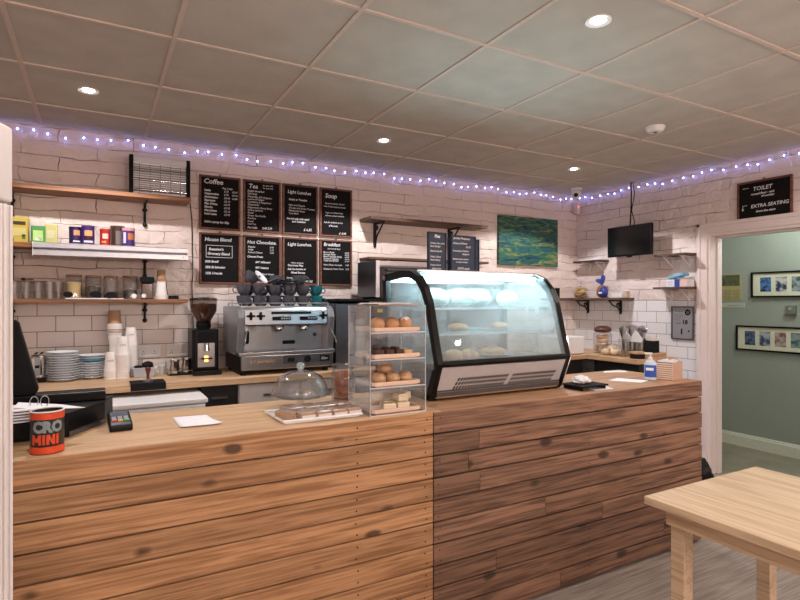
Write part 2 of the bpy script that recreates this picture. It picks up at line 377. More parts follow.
for i, (x, y) in enumerate([(-1.3, -.9), (1.2, -1.2), (3.4, -.9), (1.0, -2.6)]):  # globes added behind the viewer as warm fill for ceiling and walls
    t = thing('added_fill_globe', 'added white globe fill lamp over the seating area, ' + ['left one', 'middle one', 'right one', 'rearmost one'][i], 'pendant lamp', (x, y, 2.0), 0, 'added globe fill lamps behind the viewer')
    MB().tube([(0, 0, .1), (0, 0, HC-2.0)], .003, 6).build('cord', m_blackm, t); MB().lathe([(0, 0), (.05, 0), (.05, .02), (0, .02)], (0, 0, HC-2.0-.02), 18).build('ceiling_rose', m_white, t)
    MB().ell((0, 0, 0), (.1, .1, .1), 20, 12).build('globe', mat('opal_globe', (1, .9, .8, 1), .5, emit=(*FILL_GLOBE_COL, 1), estr=4), t, smooth=True)
    l = bpy.data.lights.new('added_fill_glow', 'POINT'); l.energy = FILL_GLOBE_W; l.color = FILL_GLOBE_COL; l.shadow_soft_size = .11
    lo = bpy.data.objects.new('added_fill_glow', l); COL.objects.link(lo); lo.location = (x, y, 1.86)
t = thing('hall_ceiling_light', 'round white ceiling lamp in the green hall', 'ceiling light', (5.05, 2.2, 2.5))
MB().lathe([(0, -.07), (.1, -.06), (.14, -.02), (.14, 0), (0, 0)], n=28).build('diffuser', m_white, t, smooth=True)
l = bpy.data.lights.new('hall_glow', 'POINT'); l.energy = HALL_W; l.color = (.96, 1, .95); l.shadow_soft_size = .12
lo = bpy.data.objects.new('hall_glow', l); COL.objects.link(lo); lo.location = (5.05, 2.2, 2.32)
t = thing('smoke_detector', 'round white smoke detector on the ceiling near the doorway', 'smoke detector', (3.11, 2.246, HC))
MB().lathe([(0, -.035), (.04, -.034), (.052, -.022), (.06, -.006), (.06, -.001), (0, -.001)], n=28).build('housing', m_white, t, smooth=True)
MB().lathe([(0, -.038), (.012, -.038), (.012, -.03), (0, -.03)], n=12).build('test_button', m_dsteel, t)

# ------------------------------------------------------------------ fairy lights
t = thing('fairy_lights', 'string of blue-white fairy lights along the top of the brick walls', 'fairy lights', (0, 0, 0))
path = []; bulbs = []
x = -.62
k = 0
while x < XR-.06:
    z = 2.492+.012*sin(k*.9)+.008*sin(k*2.3); path.append((x, YB-.018, z)); bulbs.append((x, YB-.03, z-.004)); x += .088+.016*sin(k*1.7); k += 1
y = YB-.06
while y > 1.75:
    z = 2.49+.010*sin(k*.8)+.008*sin(k*2.1); path.append((XR-.018, y, z)); bulbs.append((XR-.03, y, z-.004)); y -= .088+.014*sin(k*1.3); k += 1
MB().tube(path, .0022, 5).build('wire', m_white, t)
for p in bulbs[:98]:
    MB().ell((0, 0, 0), (.005, .005, .006), 8, 6).build('bulb', m_bulb, t, smooth=True, loc=p)

# ------------------------------------------------------------------ chalkboards
def rows(lst, x, z, dz, sz, jx=0): return [(s, x+jx*(i % 2), z-dz*i, sz) for i, s in enumerate(lst)]
def board(name, label, loc, w, h, lines, rz=0, group=None, tilt=0, fm=None, hook=True, box=None, fw=.014, pm=None):
    t = thing(name, label, 'chalkboard', loc, rz, group)
    if tilt: t.rotation_euler = (tilt, 0, rz)
    b = MB(); b.box(0, -.018, 0, w, 0, fw); b.box(0, -.018, h-fw, w, 0, h); b.box(0, -.018, fw, fw, 0, h-fw); b.box(w-fw, -.018, fw, w, 0, h-fw)
    b.build('frame', fm or m_frame, t, bevel=.002)
    MB().box(fw-.002, -.010, fw-.002, w-fw+.002, -.003, h-fw+.002).build('slate', pm or m_chalkb, t)
    b = MB()
    for L in lines:
        s, fx, fz, sz = L[:4]; b.add(text_me(s, sz, .15, 0, .0003 if sz < .02 else .0008), TM(fw+fx*(w-2*fw), -.0115, fz*h, (rnd.random()-.5)*.03))
    if box:
        x0, z0, x1, z1 = [q*(w if i % 2 == 0 else h) for i, q in enumerate(box)]
        for a in ((x0, z0, x1, z0+.003), (x0, z1-.003, x1, z1), (x0, z0, x0+.003, z1), (x1-.003, z0, x1, z1)): b.box(a[0], -.0115, a[1], a[2], -.0105, a[3])
    b.build('chalk_writing', m_chalk, t)
    if hook: MB().lathe([(.004, -.002), (.008, -.002), (.008, .002), (.004, .002), (.004, -.002)], n=12, M=Matrix.Translation((w/2, -.008, h+.006)) @ Matrix.Rotation(pi/2, 4, 'X')).build('hook', m_iron, t)
    return t
GB = 'framed menu chalkboards on the brick wall'
BW, BH = .283, .372
bx = [.637, .947, 1.245, 1.548]; bwid = [.29, .283, .285, .278]
zt, zb = 1.945, 1.555
coffee = [('Coffee', .06, .85, .05), ('Reg  Large', .56, .77, .017)] + rows(['Latte', 'Cappuccino', 'Americano', 'Espresso', 'Flat White', 'Mocha', 'Macchiato', 'Iced Latte'], .08, .71, .062, .021) \
    + rows(['2.75', '2.75', '£2.40', '£2.10', '£2.75', '£2.95', '£2.10', '£2.95'], .6, .71, .062, .019) + rows(['£3.10', '£3.10', '£2.80'], .82, .71, .062, .017) + [('Add a syrup for 50p', .08, .13, .021)]
tea = [('Tea', .1, .84, .046), ('for one 1.90', .52, .90, .015), ('for two 2.90', .52, .85, .015)] + rows(['English Breakfast', 'Earl Grey', 'Darjeeling, Oh Organics', 'Lemon & Ginger', 'Cranberry & Raspberry', 'Chamomile',
     'Peppermint, Berry Berry', 'Green, Jasmine', 'Decaf', 'Green Tea Vanilla', 'Rooibos'], .07, .77, .052, .0185) + [('Decaf', .07, .19, .018), ('Iced Tea', .07, .14, .018), ('Pot Cafe', .07, .07, .02), ('2.45 2.75', .5, .07, .02)]
lunch1 = [('Light Lunches', .1, .82, .034)] + [('Panini or Toasties', .14, .68, .02)] + rows(['Ham and Cheese', 'Cheese and Onion Tomato', 'Mozzarella Pesto', 'Tuna Melt'], .13, .57, .055, .019) + [('Served only with salad', .07, .3, .02), ('and Coleslaw', .24, .245, .02), ('£ 6.25', .6, .09, .026)]
soup = [('Soup', .12, .8, .05), ('Butternut Sweet, Carrot', .12, .67, .0165), ('with Crusty buttered bread', .08, .61, .0165), ('Vegan and Gluten Free', .12, .48, .0165), ('different always available', .12, .42, .0165), ('Ask for today\'s choice', .08, .28, .018), ('of flavours', .24, .21, .018), ('£ 4.95', .6, .06, .024)]
house = [('House Blend', .09, .84, .036), ('Reunion\'s', .2, .66, .026), ('Grocery Blend', .16, .575, .026), ('50% Brazil', .1, .42, .022), ('35% El Salvador', .1, .31, .022), ('15% Uganda', .1, .19, .024)]
hot = [('Hot Chocolate.', .06, .83, .035)] + rows(['Regular', 'Large', 'Luxury Deluxe'], .08, .75, .055, .018) + rows(['2.95', '3.25', '3.50'], .72, .75, .055, .018) + [('Choose From:', .06, .55, .02)] + rows(['60% Milkmaid', '80% Intenso'], .3, .44, .11, .02) \
    + rows(['Tasty! Dark Ginger', 'Mint', 'Coconut', 'Hazelnut'], .3, .2, .052, .018)
lunch2 = [('Light Lunches.', .1, .83, .034), ('choice of salads', .2, .46, .016), ('Gourmet Pies', .1, .4, .022), ('Ask the barista or', .1, .32, .02), ('Mixed Berries', .2, .25, .02), ('Served with side salad', .07, .14, .019), ('and Coleslaw', .2, .09, .018), ('£6.95', .66, .06, .026)]
bfast = [('Breakfast', .07, .86, .038), ('(served all day)', .2, .79, .018)] + rows(['Bacon Butty', 'Sausage Butty', 'Bacon Sausage Butty', 'Toasted Teacake', 'Toast and Butter'], .06, .71, .046, .019) + rows(['£3.50', '£3.50', '£4.50', '£2.10', '£1.80'], .8, .71, .046, .017) \
    + [('Ham, Mozz, Avocado', .06, .44, .0185), ('4.50', .82, .44, .018), ('Cheese & Onion Toast', .06, .35, .0185), ('3.75', .82, .35, .018)]
data = [(coffee, 'chalkboard headed Coffee, top left of the eight menus'), (tea, 'chalkboard headed Tea, right of the Coffee board'), (lunch1, 'upper Light Lunches chalkboard between Tea and Soup'), (soup, 'chalkboard headed Soup, top right of the eight menus')]
for i, (ln, lb) in enumerate(data): board('menu_chalkboard', lb, (bx[i], YB-.004, zt), bwid[i], .39, ln, 0, GB)
data = [(house, 'chalkboard headed House Blend with a boxed name, bottom left of the eight'), (hot, 'chalkboard headed Hot Chocolate, below the Tea board'), (lunch2, 'lower Light Lunches chalkboard below its namesake'), (bfast, 'chalkboard headed Breakfast, bottom right of the eight menus')]
for i, (ln, lb) in enumerate(data): board('menu_chalkboard', lb, (bx[i], YB-.004, zb-.003), bwid[i], .37, ln, 0, GB, box=(.16, .52, .8, .76) if i == 0 else None)
# toilet sign above the doorway
board('direction_chalkboard', 'chalkboard with Toilet and Extra Seating written on it, above the doorway', (XR-.004, 2.459, 2.055), .39, .297,
      [('TOILET', .28, .74, .042), ('ground floor - end', .24, .63, .022), ('of corridor', .45, .56, .02), ('EXTRA SEATING', .24, .3, .036), ('down the stairs', .34, .18, .022)], -pi/2)
sb = [o for o in COL.objects if o.name.startswith('direction_chalkboard')][0]
MB().box(.045, -.0115, .245, .085, -.0105, .248).prism([(.04, .2465), (.052, .252), (.052, .241)], 'Y', -.0115, -.0105).box(.04, -.0115, .09, .043, -.0105, .115).box(.04, -.0115, .112, .075, -.0105, .115).prism([(.0415, .072), (.033, .09), (.05, .09)], 'Y', -.0115, -.0105).build('arrow_marks', m_chalk, sb)

# ------------------------------------------------------------------ shelves
def bracket(t, x, y1, z, depth, drop, style='pipe', flip=False):
    """bracket under a shelf; wall plane at local y1, arm goes to -y"""
    b = MB()
    if style == 'pipe':
        b.tube([(x, y1-.012, z), (x, y1-.012, z-drop)], .008, 8); b.tube([(x, y1-.012, z-.012), (x, y1-depth, z-.012)], .007, 8)
        b.ell((x, y1-.014, z-.05), (.017, .014, .014), 10, 6); b.ell((x, y1-.014, z-drop), (.015, .014, .016), 10, 6)
        b.tube([(x, y1-.012, z-.1), (x, y1-.05, z-.05), (x, y1-.11, z-.015)], .005, 6)
    elif style == 'scroll':
        b.box(x-.012, y1-.012, z-drop, x+.012, y1, z); b.box(x-.012, y1-depth, z-.012, x+.012, y1, z)
        b.tube([(x, y1-.01, z-drop+.01), (x, y1-.05, z-drop*.55), (x, y1-depth*.7, z-.05), (x, y1-depth+.01, z-.012)], .007, 6)
        pts = [(x, y1-.045+.022*cos(a)*(1-a/14), z-.045+.022*sin(a)*(1-a/14)) for a in [i*.5 for i in range(20)]]; b.tube(pts, .005, 6)
        b.ell((x, y1-.008, z-drop), (.014, .012, .016), 8, 6)
    else:
        b.box(x-.008, y1-.008, z-drop, x+.008, y1, z); b.box(x-.008, y1-depth, z-.008, x+.008, y1, z)
        b.tube([(x, y1-.006, z-drop+.012), (x, y1-depth+.02, z-.008)], .005, 6)
    return b
t = thing('wall_shelf', 'brown pine shelf carrying the electric heater, topmost on the left wall', 'shelf', (0, 0, 0))
MB().box(-.62, 3.9, 2.10, .556, YB, 2.128).build('board', m_shelf, t, bevel=.003)
for x in (-.456, .285): bracket(t, x, YB, 2.10, .17, .15).build('bracket', m_iron, t, smooth=True)
t = thing('wall_shelf', 'brown pine shelf holding tea boxes and purple tins', 'shelf', (0, 0, 0))
MB().box(-.62, 3.93, 1.752, .53, YB, 1.782).build('board', m_shelf, t, bevel=.003)
for x in (-.456, .285): bracket(t, x, YB, 1.752, .15, .2).build('bracket', m_iron, t, smooth=True)
t = thing('light_batten', 'long silver aluminium lighting batten along the front of the middle shelf', 'light fitting', (0, 3.9, 1.70))
b = MB(); b.prism([(0, .048), (-.012, .052), (-.012, .078), (0, .084), (.028, .084), (.028, .048)], 'X', -.333, .529); b.build('upper_rail', m_alu, t)
b = MB(); b.prism([(0, 0), (-.012, .006), (-.012, .034), (0, .040), (.028, .040), (.028, 0)], 'X', -.333, .529); b.build('lower_rail', m_alu, t)
MB().box(-.33, .006, .038, .526, .026, .05).build('spine', m_dsteel, t)
for x in (-.336, .529): MB().box(x, -.012, 0, x+.003, .028, .084).build('end_cap', m_white, t)
MB().prism([(.497, .024), (.512, .024), (.5045, .017)], 'Y', -.0135, -.0115).build('badge', m_dsteel, t)
t = thing('wall_shelf', 'brown pine shelf holding glass tumblers and storage jars', 'shelf', (0, 0, 0))
MB().box(-.62, 3.9, 1.418, .535, YB, 1.442).build('board', m_shelf, t, bevel=.003)
for x in (-.456, .285): bracket(t, x, YB, 1.418, .17, .12).build('bracket', m_iron, t, smooth=True)
MB().tube([(.285, YB-.02, 1.752), (.285, YB-.02, 1.60)], .008, 8).tube([(.285, YB-.02, 1.61), (.285, YB-.02, 1.58)], .013, 8).build('support_pipe', m_iron, t, smooth=True)
# long empty shelf right of the menus
t = thing('wall_shelf', 'empty dark wood shelf right of the menu chalkboards', 'shelf', (0, 0, 0))
MB().box(1.90, 3.9, 2.082, 3.075, YB, 2.108).build('board', m_shelfd, t, bevel=.003)
for x in (2.04, 2.79): bracket(t, x, YB, 2.082, .17, .19, 'scroll').build('bracket', m_iron, t, smooth=True)
t = thing('wall_shelf', 'thin brown shelf just above the steel oven', 'shelf', (0, 0, 0))
MB().box(1.90, 3.92, 1.765, 3.10, YB, 1.785).build('board', m_shelfd, t, bevel=.003)
for x in (2.1, 2.93): bracket(t, x, YB, 1.765, .15, .16, 'plain').build('bracket', m_white, t)
# shelves on the right wall
def rshelf(label, y0, y1, z, th, depth, brs, style, bm, brm, drop=.1, wm=m_shelfd):
    t = thing('wall_shelf', label, 'shelf', (XR, y0, z), -pi/2)      # local x runs to -Y, local y to the wall
    L = y0-y1
    MB().box(0, -depth, -th, L, 0, 0).build('board', wm, t, bevel=.003)
    for q in brs: bracket(t, q, 0, -th, depth*.85, drop, style).build('bracket', brm, t, smooth=True)
    return t
rshelf('dark wood shelf holding the pasta bag and the blue bread bag', 4.09, 3.41, 1.46, .022, .2, (.13, .53), 'scroll', None, m_iron, .12)
rshelf('short dark shelf in the corner left of the television', 4.03, 3.70, 1.835, .018, .15, (.1, .27), 'plain', None, m_white)
rshelf('upper short shelf beside the door frame', 3.09, 2.795, 1.833, .018, .16, (.07, .23), 'plain', None, m_white)
rshelf('lower short shelf with blue and white box beside the door frame', 3.10, 2.795, 1.55, .018, .16, (.07, .23), 'plain', None, m_white)

# ------------------------------------------------------------------ counters
# front counter
t = thing('service_counter', 'long plank-clad serving counter with oak top across the room', 'counter', (0, 0, 0))
XS, XE = 1.258, 3.155
b = MB(); zs = [CT-.004-.0945*i for i in range(11)]
for i in range(10):
    z1 = zs[i]; z0 = max(zs[i+1]+.006, .0)
    for (a, c) in [(-.26, XS-.001)]: b.box(a, CF, z0, c, CF+.02, z1)
b.build('left_cladding', m_plL, t, bevel=.0012, seg=1)
b = MB(); cuts = {0: [], 1: [1.50], 2: [1.44], 3: [1.505], 4: [2.6], 5: [1.9], 6: [2.3], 7: [1.6], 8: [2.8], 9: [2.0]}
for i in range(10):
    z1 = zs[i]; z0 = max(zs[i+1]+.0075, .0); ed = [XS+.001]+cuts[i]+[XE-(.004 if i % 2 else 0)]
    for a, c in zip(ed, ed[1:]): b.box(a+.0008, CF-.004, z0, c-.0008, CF+.018, z1)
b.build('right_cladding', m_plR, t, bevel=.0012, seg=1)
b = MB()
for x in (.9, 1.22):
    for i in range(10):
        for dz in (.025, .07): b.lathe([(0, 0), (.0035, 0), (.0035, .001), (0, .001)], n=8, M=Matrix.Translation((x+rnd.uniform(-.006, .006), CF-.0005, zs[i]-dz)) @ Matrix.Rotation(pi/2, 4, 'X'))
for i in range(10):
    for dz in (.025, .07):
        for x in (XS+.03, XE-.03, 2.2): b.lathe([(0, 0), (.003, 0), (.003, .001), (0, .001)], n=8, M=Matrix.Translation((x+rnd.uniform(-.006, .006), CF-.0045, zs[i]-dz)) @ Matrix.Rotation(pi/2, 4, 'X'))
b.build('screws', m_iron, t)
MB().box(-.26, CF+.0, CT-.003, 1.30, 2.56, CT).box(-.26, CF+.022, CT-.035, 1.30, 2.56, CT-.003).build('worktop', m_oak, t)
MB().box(1.30, CF+.0, CT-.003, XE, 2.56, CT).box(1.30, CF+.022, CT-.035, XE, 2.56, CT-.003).build('worktop', wood('worktop_right', sr(150, 112, 84), sr(186, 146, 112), knots=False, rough=.45, island=False, bump=.05), t)
b = MB()
for x in (-.26, .5, XS, 2.2, XE-.03): b.box(x, CF+.022, 0, x+.02, 2.5, CT-.036)
b.box(-.26, 2.2, .45, XE-.03, 2.5, .47); b.build('carcass', m_blackm, t)
b = MB()
for i in range(10):
    z1 = zs[i]; z0 = max(zs[i+1]+.003, 0)
    b.box(XE-.01, CF+.02, z0, XE, 2.54, z1)
b.build('end_cladding', m_plR, t)

# back counters
t = thing('back_worktop', 'oak worktop along the menu wall under the coffee machine', 'worktop', (0, 0, 0))
MB().box(-.9, 3.53, BT-.04, 3.92, YB-.001, BT).build('slab', m_oak, t, bevel=.003)
t = thing('side_worktop', 'short oak worktop along the tiled wall under the cutlery pots', 'worktop', (0, 0, 0))
MB().box(3.921, 3.0, BT-.04, XR-.001, YB-.001, BT).build('slab', m_oakY, t, bevel=.003)
def cabinet(label, x0, x1, y0, y1, m, name='base_cabinet', doors=1, face='Y', ztop=BT-.041):
    t = thing(name, label, 'cabinet', (x0, y0, 0))
    w, d = x1-x0, y1-y0
    if face == 'Y':
        MB().box(0, .02, .1, w, d, ztop).build('body', m, t); MB().box(.01, .06, 0, w-.01, d, .1).build('plinth', m_blackm, t)
        for i in range(doors):
            a = w/doors*i; dr = MB().box(a+.002, 0, .12, a+w/doors-.002, .02, ztop-.16).build('door', m, t, bevel=.002)
            MB().box(a+w/doors-.06, -.02, ztop-.3, a+w/doors-.048, 0, ztop-.2).build('handle', m_steel, dr)
            dr = MB().box(a+.002, 0, ztop-.156, a+w/doors-.002, .02, ztop-.01).build('drawer', m, t, bevel=.002)
            MB().box(a+w/doors/2-.05, -.02, ztop-.09, a+w/doors/2+.05, 0, ztop-.078).build('handle', m_steel, dr)
    else:
        MB().box(.02, 0, .1, d if False else w, d, ztop).build('body', m, t); MB().box(.06, 0, 0, w, d, .1).build('plinth', m_blackm, t)
        for i in range(doors):
            a = d/doors*i; dr = MB().box(0, a+.002, .12, .02, a+d/doors-.002, ztop-.01).build('door', m, t, bevel=.002)
            MB().box(-.02, a+.04, ztop-.2, 0, a+.052, ztop-.08).build('handle', m_steel, dr)
    return t
m_cab = mat('white_cabinet', sr(206, 200, 198), .4)
m_void = mat('dark_cabinet', sr(26, 25, 26), .5)  # near-black colour stands in for the shaded void under the worktops
cabinet('pale base cabinet below the coffee machine', .80, 1.62, 3.57, YB-.01, m_cab, doors=2)
cabinet('base cabinet painted as the shaded void behind the display case', 1.63, 3.9, 3.57, YB-.01, m_void, doors=4)
cabinet('base cabinet painted as the shaded void below the cutlery pots', 3.98, XR-.005, 3.02, 3.5, m_void, face='X', doors=1)
cabinet('base cabinet painted as the shaded void at the left end of the back worktop', -.9, .0, 3.57, YB-.01, m_void, doors=2)
cabinet('narrow base cabinet painted as the shaded gap between the dishwasher and the pale cabinet', .57, .795, 3.60, YB-.01, m_void, doors=1)
# dishwasher
t = thing('dishwasher', 'white under-counter dishwasher left of the pale cabinet', 'dishwasher', (.06, 3.28, 0))
MB().box(0, .03, .08, .49, .75, .845).build('body', m_white, t, bevel=.006)
MB().box(-.01, 0, .845, .5, .76, .872).build('lid', m_white, t, bevel=.006)
d = MB().box(.005, 0, .12, .485, .03, .838).build('door', m_white, t, bevel=.006)
MB().box(.2, -.006, .79, .36, .002, .815).build('handle', mat('grey_plastic', sr(165, 165, 170), .5), d)
MB().box(.03, .06, 0, .46, .7, .08).build('plinth', m_blackm, t)

# ------------------------------------------------------------------ white drinks fridge (far left)
t = thing('drinks_fridge', 'tall white framed drinks fridge at the left edge of the picture', 'fridge', (-.432, 1.213, 0), R(66))
W = .588
MB().box(0, .04, .08, .02, .7, 1.885).box(W-.02, .04, .08, W, .7, 1.885).box(.02, .68, .08, W-.02, .7, 1.885).box(.02, .04, .08, W-.02, .68, .12).box(.02, .04, 1.66, W-.02, .68, 1.885).build('cabinet', m_white, t)
MB().box(0, .0, 1.688, W, .04, 1.885).build('header', m_white, t, bevel=.006)
# door facing the viewer's room, its frame seen edge-on
d = MB().box(0, 0, .1, .05, .04, 1.68).box(W-.05, 0, .1, W, .04, 1.68).box(.05, 0, .1, W-.05, .04, .16).box(.05, 0, 1.62, W-.05, .04, 1.68).box(W-.02, -.008, .1, W-.012, 0, 1.68).box(W-.045, -.008, .1, W-.036, 0, 1.68).build('door', m_white, t, bevel=.006)
MB().box(.05, .015, .16, W-.05, .022, 1.62).build('glass_pane', g_clear, d)
MB().box(.06, -.03, .9, .075, 0, 1.2).build('handle', m_dsteel, d)
b = MB()
for z in (.5, .85, 1.2, 1.5): b.box(.02, .06, z, W-.02, .66, z+.006)
b.build('shelf', m_alu, t)
b = MB()
for z in (.08,): b.box(.02, .05, 0, W-.02, .68, .08)
b.build('plinth', m_blackm, t)

# ------------------------------------------------------------------ electric heater on top shelf
t = thing('electric_heater', 'black and silver bar heater standing on the top left shelf', 'heater', (.184, 3.96, 2.128))
W, Hh = .375, .262
MB().box(.02, .03, .005, W-.02, .06, Hh-.004).build('back_shell', m_alu, t)
for x in (0, W-.024): MB().box(x, 0, 0, x+.024, .075, Hh).build('end_cap', m_blackm, t, bevel=.004)
MB().box(.024, .004, Hh-.045, W-.024, .06, Hh-.006).build('top_panel', m_alu, t, bevel=.003)
b = MB()
for i in range(14): z = .012+i*.0145; b.tube([(.024, .006, z), (W-.024, .006, z)], .0014, 4)
for i in range(5): x = .06+i*.063; b.box(x, .007, .01, x+.0018, .009, Hh-.05)
b.build('wire_grille', m_iron, t)
for i in range(3):
    z = .04+i*.066; MB().tube([(.026, .018, z), (W-.026, .018, z)], .009, 10).build('heating_tube', m_chrome, t, smooth=True)

# ------------------------------------------------------------------ items on middle shelf
SH2, SH3 = 1.7845, 1.4425
def carton(name, label, x0, x1, y, z, h, d, col, art, cat='box', rz=0, group=None):
    t = thing(name, label, cat, (x0, y, z), rz, group); w = x1-x0
    MB().box(0, 0, 0, w, d, h).build('carton', mat(name+'_'+label[:10], sr(*col), .5), t, bevel=.0015)
    for (nm, a, c, e, f, q) in art: MB().box(w*a, -.0012, h*c, w*e, -.0002, h*f).build(nm, mat('print_%d_%d_%d' % q, sr(*q), .5), t)
    return t
carton('tea_box', 'yellow tea box with a dark slot, leftmost on the middle shelf', -.46, -.362, 3.94, SH2-.002, .15, .1, (190, 168, 70),
       [('slot', .12, .68, .88, .82, (60, 45, 20)), ('label', .1, .25, .9, .55, (204, 190, 120)), ('leaf_print', .7, .12, .88, .3, (70, 110, 50)), ('leaf_print', .05, .02, .3, .15, (120, 90, 30))])
t = carton('tea_box', 'bright green tea box on the silver batten side', -.345, -.272, 3.935, SH2, .1, .075, (64, 136, 66),
       [('label', .12, .1, .8, .72, (176, 208, 120)), ('barcode', .3, .12, .7, .3, (230, 230, 230))])
t.rotation_euler[2] = .12
MB().ell((0, 0, 0), (.001, .022, .03), 12, 8, M=Matrix.Translation((.0737, .038, .055))).build('round_badge', mat('badge_blue', sr(30, 70, 110)), t)
carton('tea_box', 'pale yellow tea box half hidden behind the green one', -.285, -.217, 4.03, SH2-.002, .125, .06, (200, 192, 122), [('label', .2, .3, .8, .7, (208, 202, 160))])
def tin(label, x, y, z, r, h, body, lid, bands, group=None):
    t = thing('storage_tin', label, 'tin', (x, y, z), 0, group)
    MB().lathe([(0, 0), (r, 0), (r, h-.01), (0, h-.01)], n=28).build('body', mat('tin_%d_%d_%d' % body, sr(*body), .3), t, smooth=True)
    MB().lathe([(0, h-.012), (r+.001, h-.012), (r+.001, h), (0, h)], n=28).build('lid', mat('tin_%d_%d_%d' % lid, sr(*lid), .35), t, smooth=True)
    for (nm, a0, a1, z0, z1, q) in bands:
        MB().lathe([(r+.0006, h*z0), (r+.001, h*z0), (r+.001, h*z1), (r+.0006, h*z1)], n=10, a0=a0, a1=a1).build(nm, mat('print_%d_%d_%d' % q, sr(*q), .4), t)
    return t
A = -pi/2
tin('dark purple cocoa tin, left one of the close purple pair', -.12, 3.97, SH2, .033, .108, (50, 32, 78), (45, 28, 70), [('label', A-.2, A+.9, .5, .8, (206, 150, 110)), ('label', A-.3, A+1, .12, .2, (220, 215, 225))])
tin('purple cocoa tin with tan picture, right one of the close purple pair', -.05, 3.965, SH2, .037, .118, (62, 38, 104), (70, 45, 110), [('label', A-.5, A+.7, .45, .75, (220, 165, 110)), ('label', A-.6, A+.8, .1, .2, (225, 220, 230)), ('cup_print', A-.5, A+.6, .22, .42, (60, 25, 25))])
tin('red cocoa tin in the middle of the shelf', .045, 3.965, SH2, .03, .105, (176, 42, 32), (186, 60, 45), [('label', A-.5, A+.6, .4, .7, (224, 200, 190)), ('label', A-.7, A+.2, .15, .25, (225, 160, 90))])
tin('dark brown coffee tin behind the pink-lidded one', .118, 4.01, SH2-.002, .042, .135, (70, 52, 44), (84, 58, 46), [('label', A-.3, A+.9, .1, .75, (120, 108, 104))])
tin('purple cocoa tin with a pink lid, rightmost tin', .178, 3.955, SH2, .038, .118, (66, 40, 112), (206, 150, 160), [('label', A-.1, A+.9, .35, .7, (196, 116, 70)), ('label', A-.9, A-.4, .15, .75, (214, 206, 226)), ('lid_band', A-1.6, A+1.6, .84, .9, (210, 160, 170))])

# ------------------------------------------------------------------ items on lower shelf
def tumbler_me(r=.026, h=.082):
    return MB().lathe([(0, 0), (r*.85, 0), (r, h), (r-.002, h), (r*.85-.002, .008), (0, .008)], n=20)
t0 = None; k = 0
gl = [(-.43, 3.96), (-.37, 3.96), (-.31, 3.96), (-.25, 3.96), (-.44, 4.02), (-.38, 4.02), (-.32, 4.02), (-.26, 4.02), (-.21, 4.0)]
gn = ['front row, leftmost, by the fridge', 'front row, second from the left', 'front row, third from the left', 'front row, rightmost of four', 'back row, leftmost', 'back row, second from the left', 'back row, third from the left', 'back row, fourth from the left', 'nearest the first jar']
for (x, y), q in zip(gl, gn):
    lb = 'clear glass tumbler on the lower shelf, ' + q
    if t0 is None:
        t0 = tumbler_me(.028, .105).build('glass_tumbler', g_jar, smooth=True); tag(t0, lb, 'glass', 'clear tumblers on the lower shelf'); t0.location = (x, y, SH3)
    else:
        o = t0.copy(); COL.objects.link(o); o.location = (x, y, SH3); o['label'] = lb
t = thing('serving_tray', 'thin dark tray lying across the tops of the tumblers', 'tray', (-.42, 3.93, SH3+.106))
MB().box(-.05, 0, 0, .15, .12, .005).build('board', m_shelf, t)
MB().ell((.035, .02, .014), (.014, .01, .009), 10, 6).tube([(.04, .02, .014), (.085, .02, .012)], .004, 6).build('scoop', m_iron, t, smooth=True)
g_in = {'oats': mat('oats', sr(206, 176, 120), .9, noise=.3, nscale=200), 'dark': mat('dark_tea', sr(50, 34, 26), .9, noise=.4, nscale=150), 'black': mat('black_tea', sr(22, 18, 18), .9, noise=.4, nscale=150)}
def jar(x, w, h, fill, fh, label, tagx):
    t = thing('storage_jar', label, 'jar', (x, 4.0, SH3)); r = w/2
    MB().lathe([(0, 0), (r, 0), (r, h-.02), (r*.93, h-.012), (r*.93-.003, h-.012), (r-.003, h-.022), (r-.003, .005), (0, .005)], n=24).build('glass_body', g_jar, t, smooth=True)
    MB().lathe([(0, h-.012), (r*.98, h-.012), (r*.98, h), (0, h)], n=24).build('wooden_lid', m_shelf, t, bevel=.001)
    MB().lathe([(0, .006), (r-.005, .006), (r-.005, fh), (r*.5, fh+.008), (0, fh+.004)], n=20).build('contents', g_in[fill], t, smooth=True)
    return t
j = jar(-.127, .092, .152, 'oats', .1, 'glass jar of pale oats with wooden lid, first jar right of the tumblers', 0)
MB().lathe([(0, 0), (.026, 0), (.026, .004), (0, .004)], n=20, M=Matrix.Translation((-.03, -.043, .028)) @ Matrix.Rotation(pi/2, 4, 'X') @ Matrix.Diagonal((1, .7, 1, 1))).build('oval_label', m_blackm, j)
j = jar(-.02, .092, .15, 'dark', .075, 'glass jar half full of dark tea with black oval label', 0)
MB().lathe([(0, 0), (.034, 0), (.034, .004), (0, .004)], n=20, M=Matrix.Translation((.012, -.046, .03)) @ Matrix.Rotation(pi/2, 4, 'X') @ Matrix.Diagonal((1, .6, 1, 1))).build('oval_label', m_blackm, j)
j = jar(.078, .085, .15, 'dark', .02, 'nearly empty glass jar with black label, third of the jars', 0)
MB().lathe([(0, 0), (.034, 0), (.034, .004), (0, .004)], n=20, M=Matrix.Translation((0, -.044, .026)) @ Matrix.Rotation(pi/2, 4, 'X') @ Matrix.Diagonal((1, .6, 1, 1))).build('oval_label', m_blackm, j)
j = jar(.19, .09, .152, 'black', .055, 'glass jar of black tea with round white sticker, rightmost jar', 0)
MB().lathe([(0, 0), (.016, 0), (.016, .003), (0, .003)], n=20, M=Matrix.Translation((.022, -.042, .02)) @ Matrix.Rotation(pi/2, 4, 'X')).build('sticker', m_paper, j)
t = thing('syrup_bottle', 'dark brown square bottle with black top between jars and paper cups', 'bottle', (.292, 3.99, SH3))
MB().box(-.036, -.03, 0, .036, .03, .105).build('body', mat('brown_glass', sr(58, 32, 20), .1), t, bevel=.006)
MB().box(-.042, -.036, .107, .042, .036, .148).build('cap', m_blackm, t, bevel=.006)
